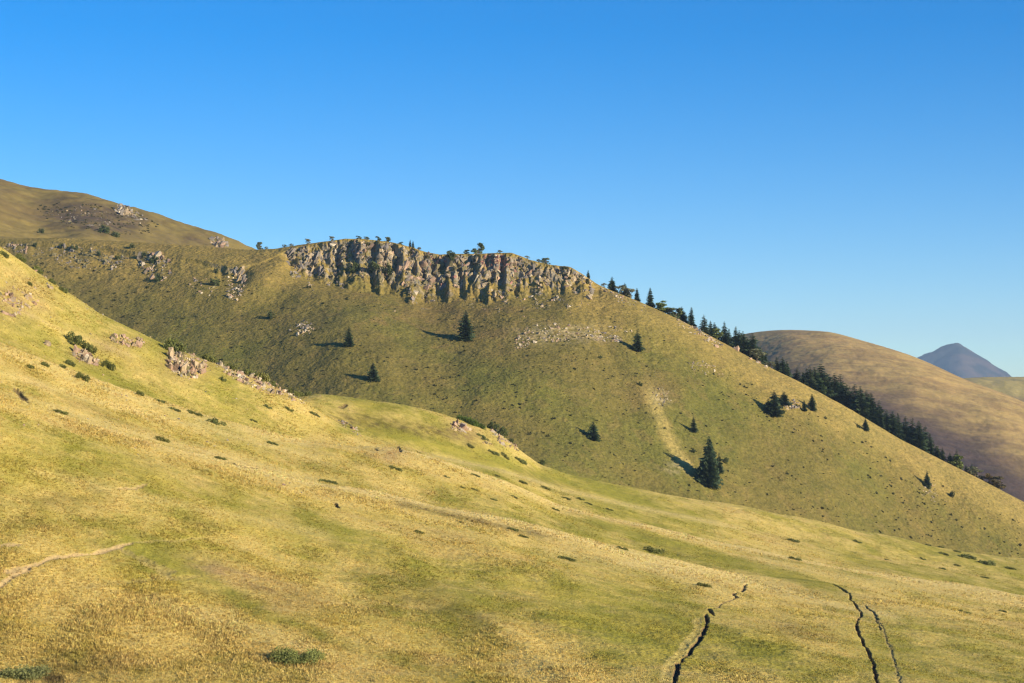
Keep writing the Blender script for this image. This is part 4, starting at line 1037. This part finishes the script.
# dark shrub dots over the rocky hill's face
r = np.random.default_rng(99)
zones = [("to the left of the crags", lambda a, b: a < 290), ("between the crags and two lone spruces", lambda a, b: a < 440 and b < 350), ("between two lone spruces and the near knoll", lambda a, b: a < 440),
         ("under the reddish crag around the tall spruce", lambda a, b: a < 520 and b < 380), ("under the whitish ledge", lambda a, b: a < 640 and b < 420), ("low down, left of the largest spruce", lambda a, b: a < 690 and b >= 380),
         ("under the ridge spruces", lambda a, b: a < 800 and b < 420), ("below the clump with pale rocks", lambda a, b: a < 860), ("at the lower right end", lambda a, b: True)]
cand = []
while len(cand) < 1700:
    a = r.uniform(0, 1020); m = float(np.interp(a, [q[0] for q in MC], [q[1] for q in MC]))
    lo = m + (60 if 285 < a < 595 else 22)
    hi = float(np.interp(a, [0, 300, 400, 500, 600, 800, 1020], [262, 392, 402, 430, 478, 516, 555])) + 3
    if hi < lo + 4: continue
    b = r.uniform(lo, hi)
    dens = 0.5 + 0.9 * pnoise(np.array([a * .018]), np.array([b * .03]), 21)[0] + (0.4 if 420 < a < 640 else 0) + 0.2 * (b - lo) / (hi - lo)
    if r.random() > dens: continue
    cand.append((a, b, r.uniform(1.3, 1.5 + 3.6 * r.random()) * (1.4 if r.random() < .1 else 1)))
cand.sort(key=lambda t: -t[2])
for k, (a, b, w) in enumerate(cand[:280]):
    z = next(i for i, (n, f) in enumerate(zones) if f(a, b))
    shrub(mid, DOT[k % 6], a, b, w, f"tiny dark shrub on the rocky hill {zones[z][0]}", "shrub dots " + zones[z][0], r.uniform(.6, 1.1), r.uniform(.8, 1.3), "shrub", "shrub", 400)
Vs, Cs = [], []
for k, (a, b, w) in enumerate(cand[280:]):
    me = DOT[k % 6]; n = len(me.vertices)
    v = np.empty(n * 3, np.float32); me.vertices.foreach_get("co", v)
    c = np.empty(n * 4, np.float32); me.attributes["Col"].data.foreach_get("color", c)
    q = mid.locate(a, b, 400); s = w / F * q[1]
    Vs.append(v.reshape(-1, 3) * s + q); Cs.append(c.reshape(-1, 4)[:, :3])
for k in range(190):
    a, b = crag(290, 590, 1.15)(r)
    if a is None: continue
    me = DOT[k % 6]; n = len(me.vertices)
    v = np.empty(n * 3, np.float32); me.vertices.foreach_get("co", v)
    c = np.empty(n * 4, np.float32); me.attributes["Col"].data.foreach_get("color", c)
    q = mid.locate(a, b, 400); s = r.uniform(2.0, 6.5) / F * q[1]
    Vs.append(v.reshape(-1, 3) * np.array([s, s, 1.6 * s]) + q); Cs.append(c.reshape(-1, 4)[:, :3] * 1.15)
bf = patchy(ell(98, 219, 62, 14, 9), -.1, .07, .15)
for k in range(420):
    a, b = bf(r)
    if a is None: continue
    me = DOT[k % 6]; n = len(me.vertices)
    v = np.empty(n * 3, np.float32); me.vertices.foreach_get("co", v)
    c = np.empty(n * 4, np.float32); me.attributes["Col"].data.foreach_get("color", c)
    q = bk.locate(a, b, 800); s = r.uniform(1.2, 3.6) / F * q[1]
    Vs.append(v.reshape(-1, 3) * s + q); Cs.append(c.reshape(-1, 4)[:, :3])
Vs = np.concatenate(Vs)
link("undergrowth", mesh_from("undergrowth", Vs, np.arange(len(Vs)).reshape(-1, 3), M_LEAF, np.concatenate(Cs)), kind="stuff", label="smallest dark scrub specks sprinkled over the rocky and back hills", category="scrub")

# ------------------------------------------------------------------ air
HAZE = True
if HAZE:
    bm = bmesh.new(); bmesh.ops.create_cube(bm, size=1.0)
    hm_ = bpy.data.meshes.new("haze"); bm.to_mesh(hm_); bm.free()
    ho = link("haze", hm_, kind="stuff")
    zlo, zhi = -175.0, 640.0
    ho.location = (0, 0, (zlo + zhi) / 2); ho.scale = (26400, 26400, zhi - zlo)
    m = bpy.data.materials.new("haze"); m.use_nodes = True
    nt = m.node_tree; nt.nodes.clear()
    out = nt.nodes.new("ShaderNodeOutputMaterial"); pv = nt.nodes.new("ShaderNodeVolumePrincipled")
    pv.inputs['Color'].default_value = (0.52, 0.74, 1.0, 1)
    pv.inputs['Density'].default_value = 5.0e-5
    pv.inputs['Anisotropy'].default_value = 0.0
    nt.links.new(pv.outputs[0], out.inputs['Volume'])
    hm_.materials.append(m)
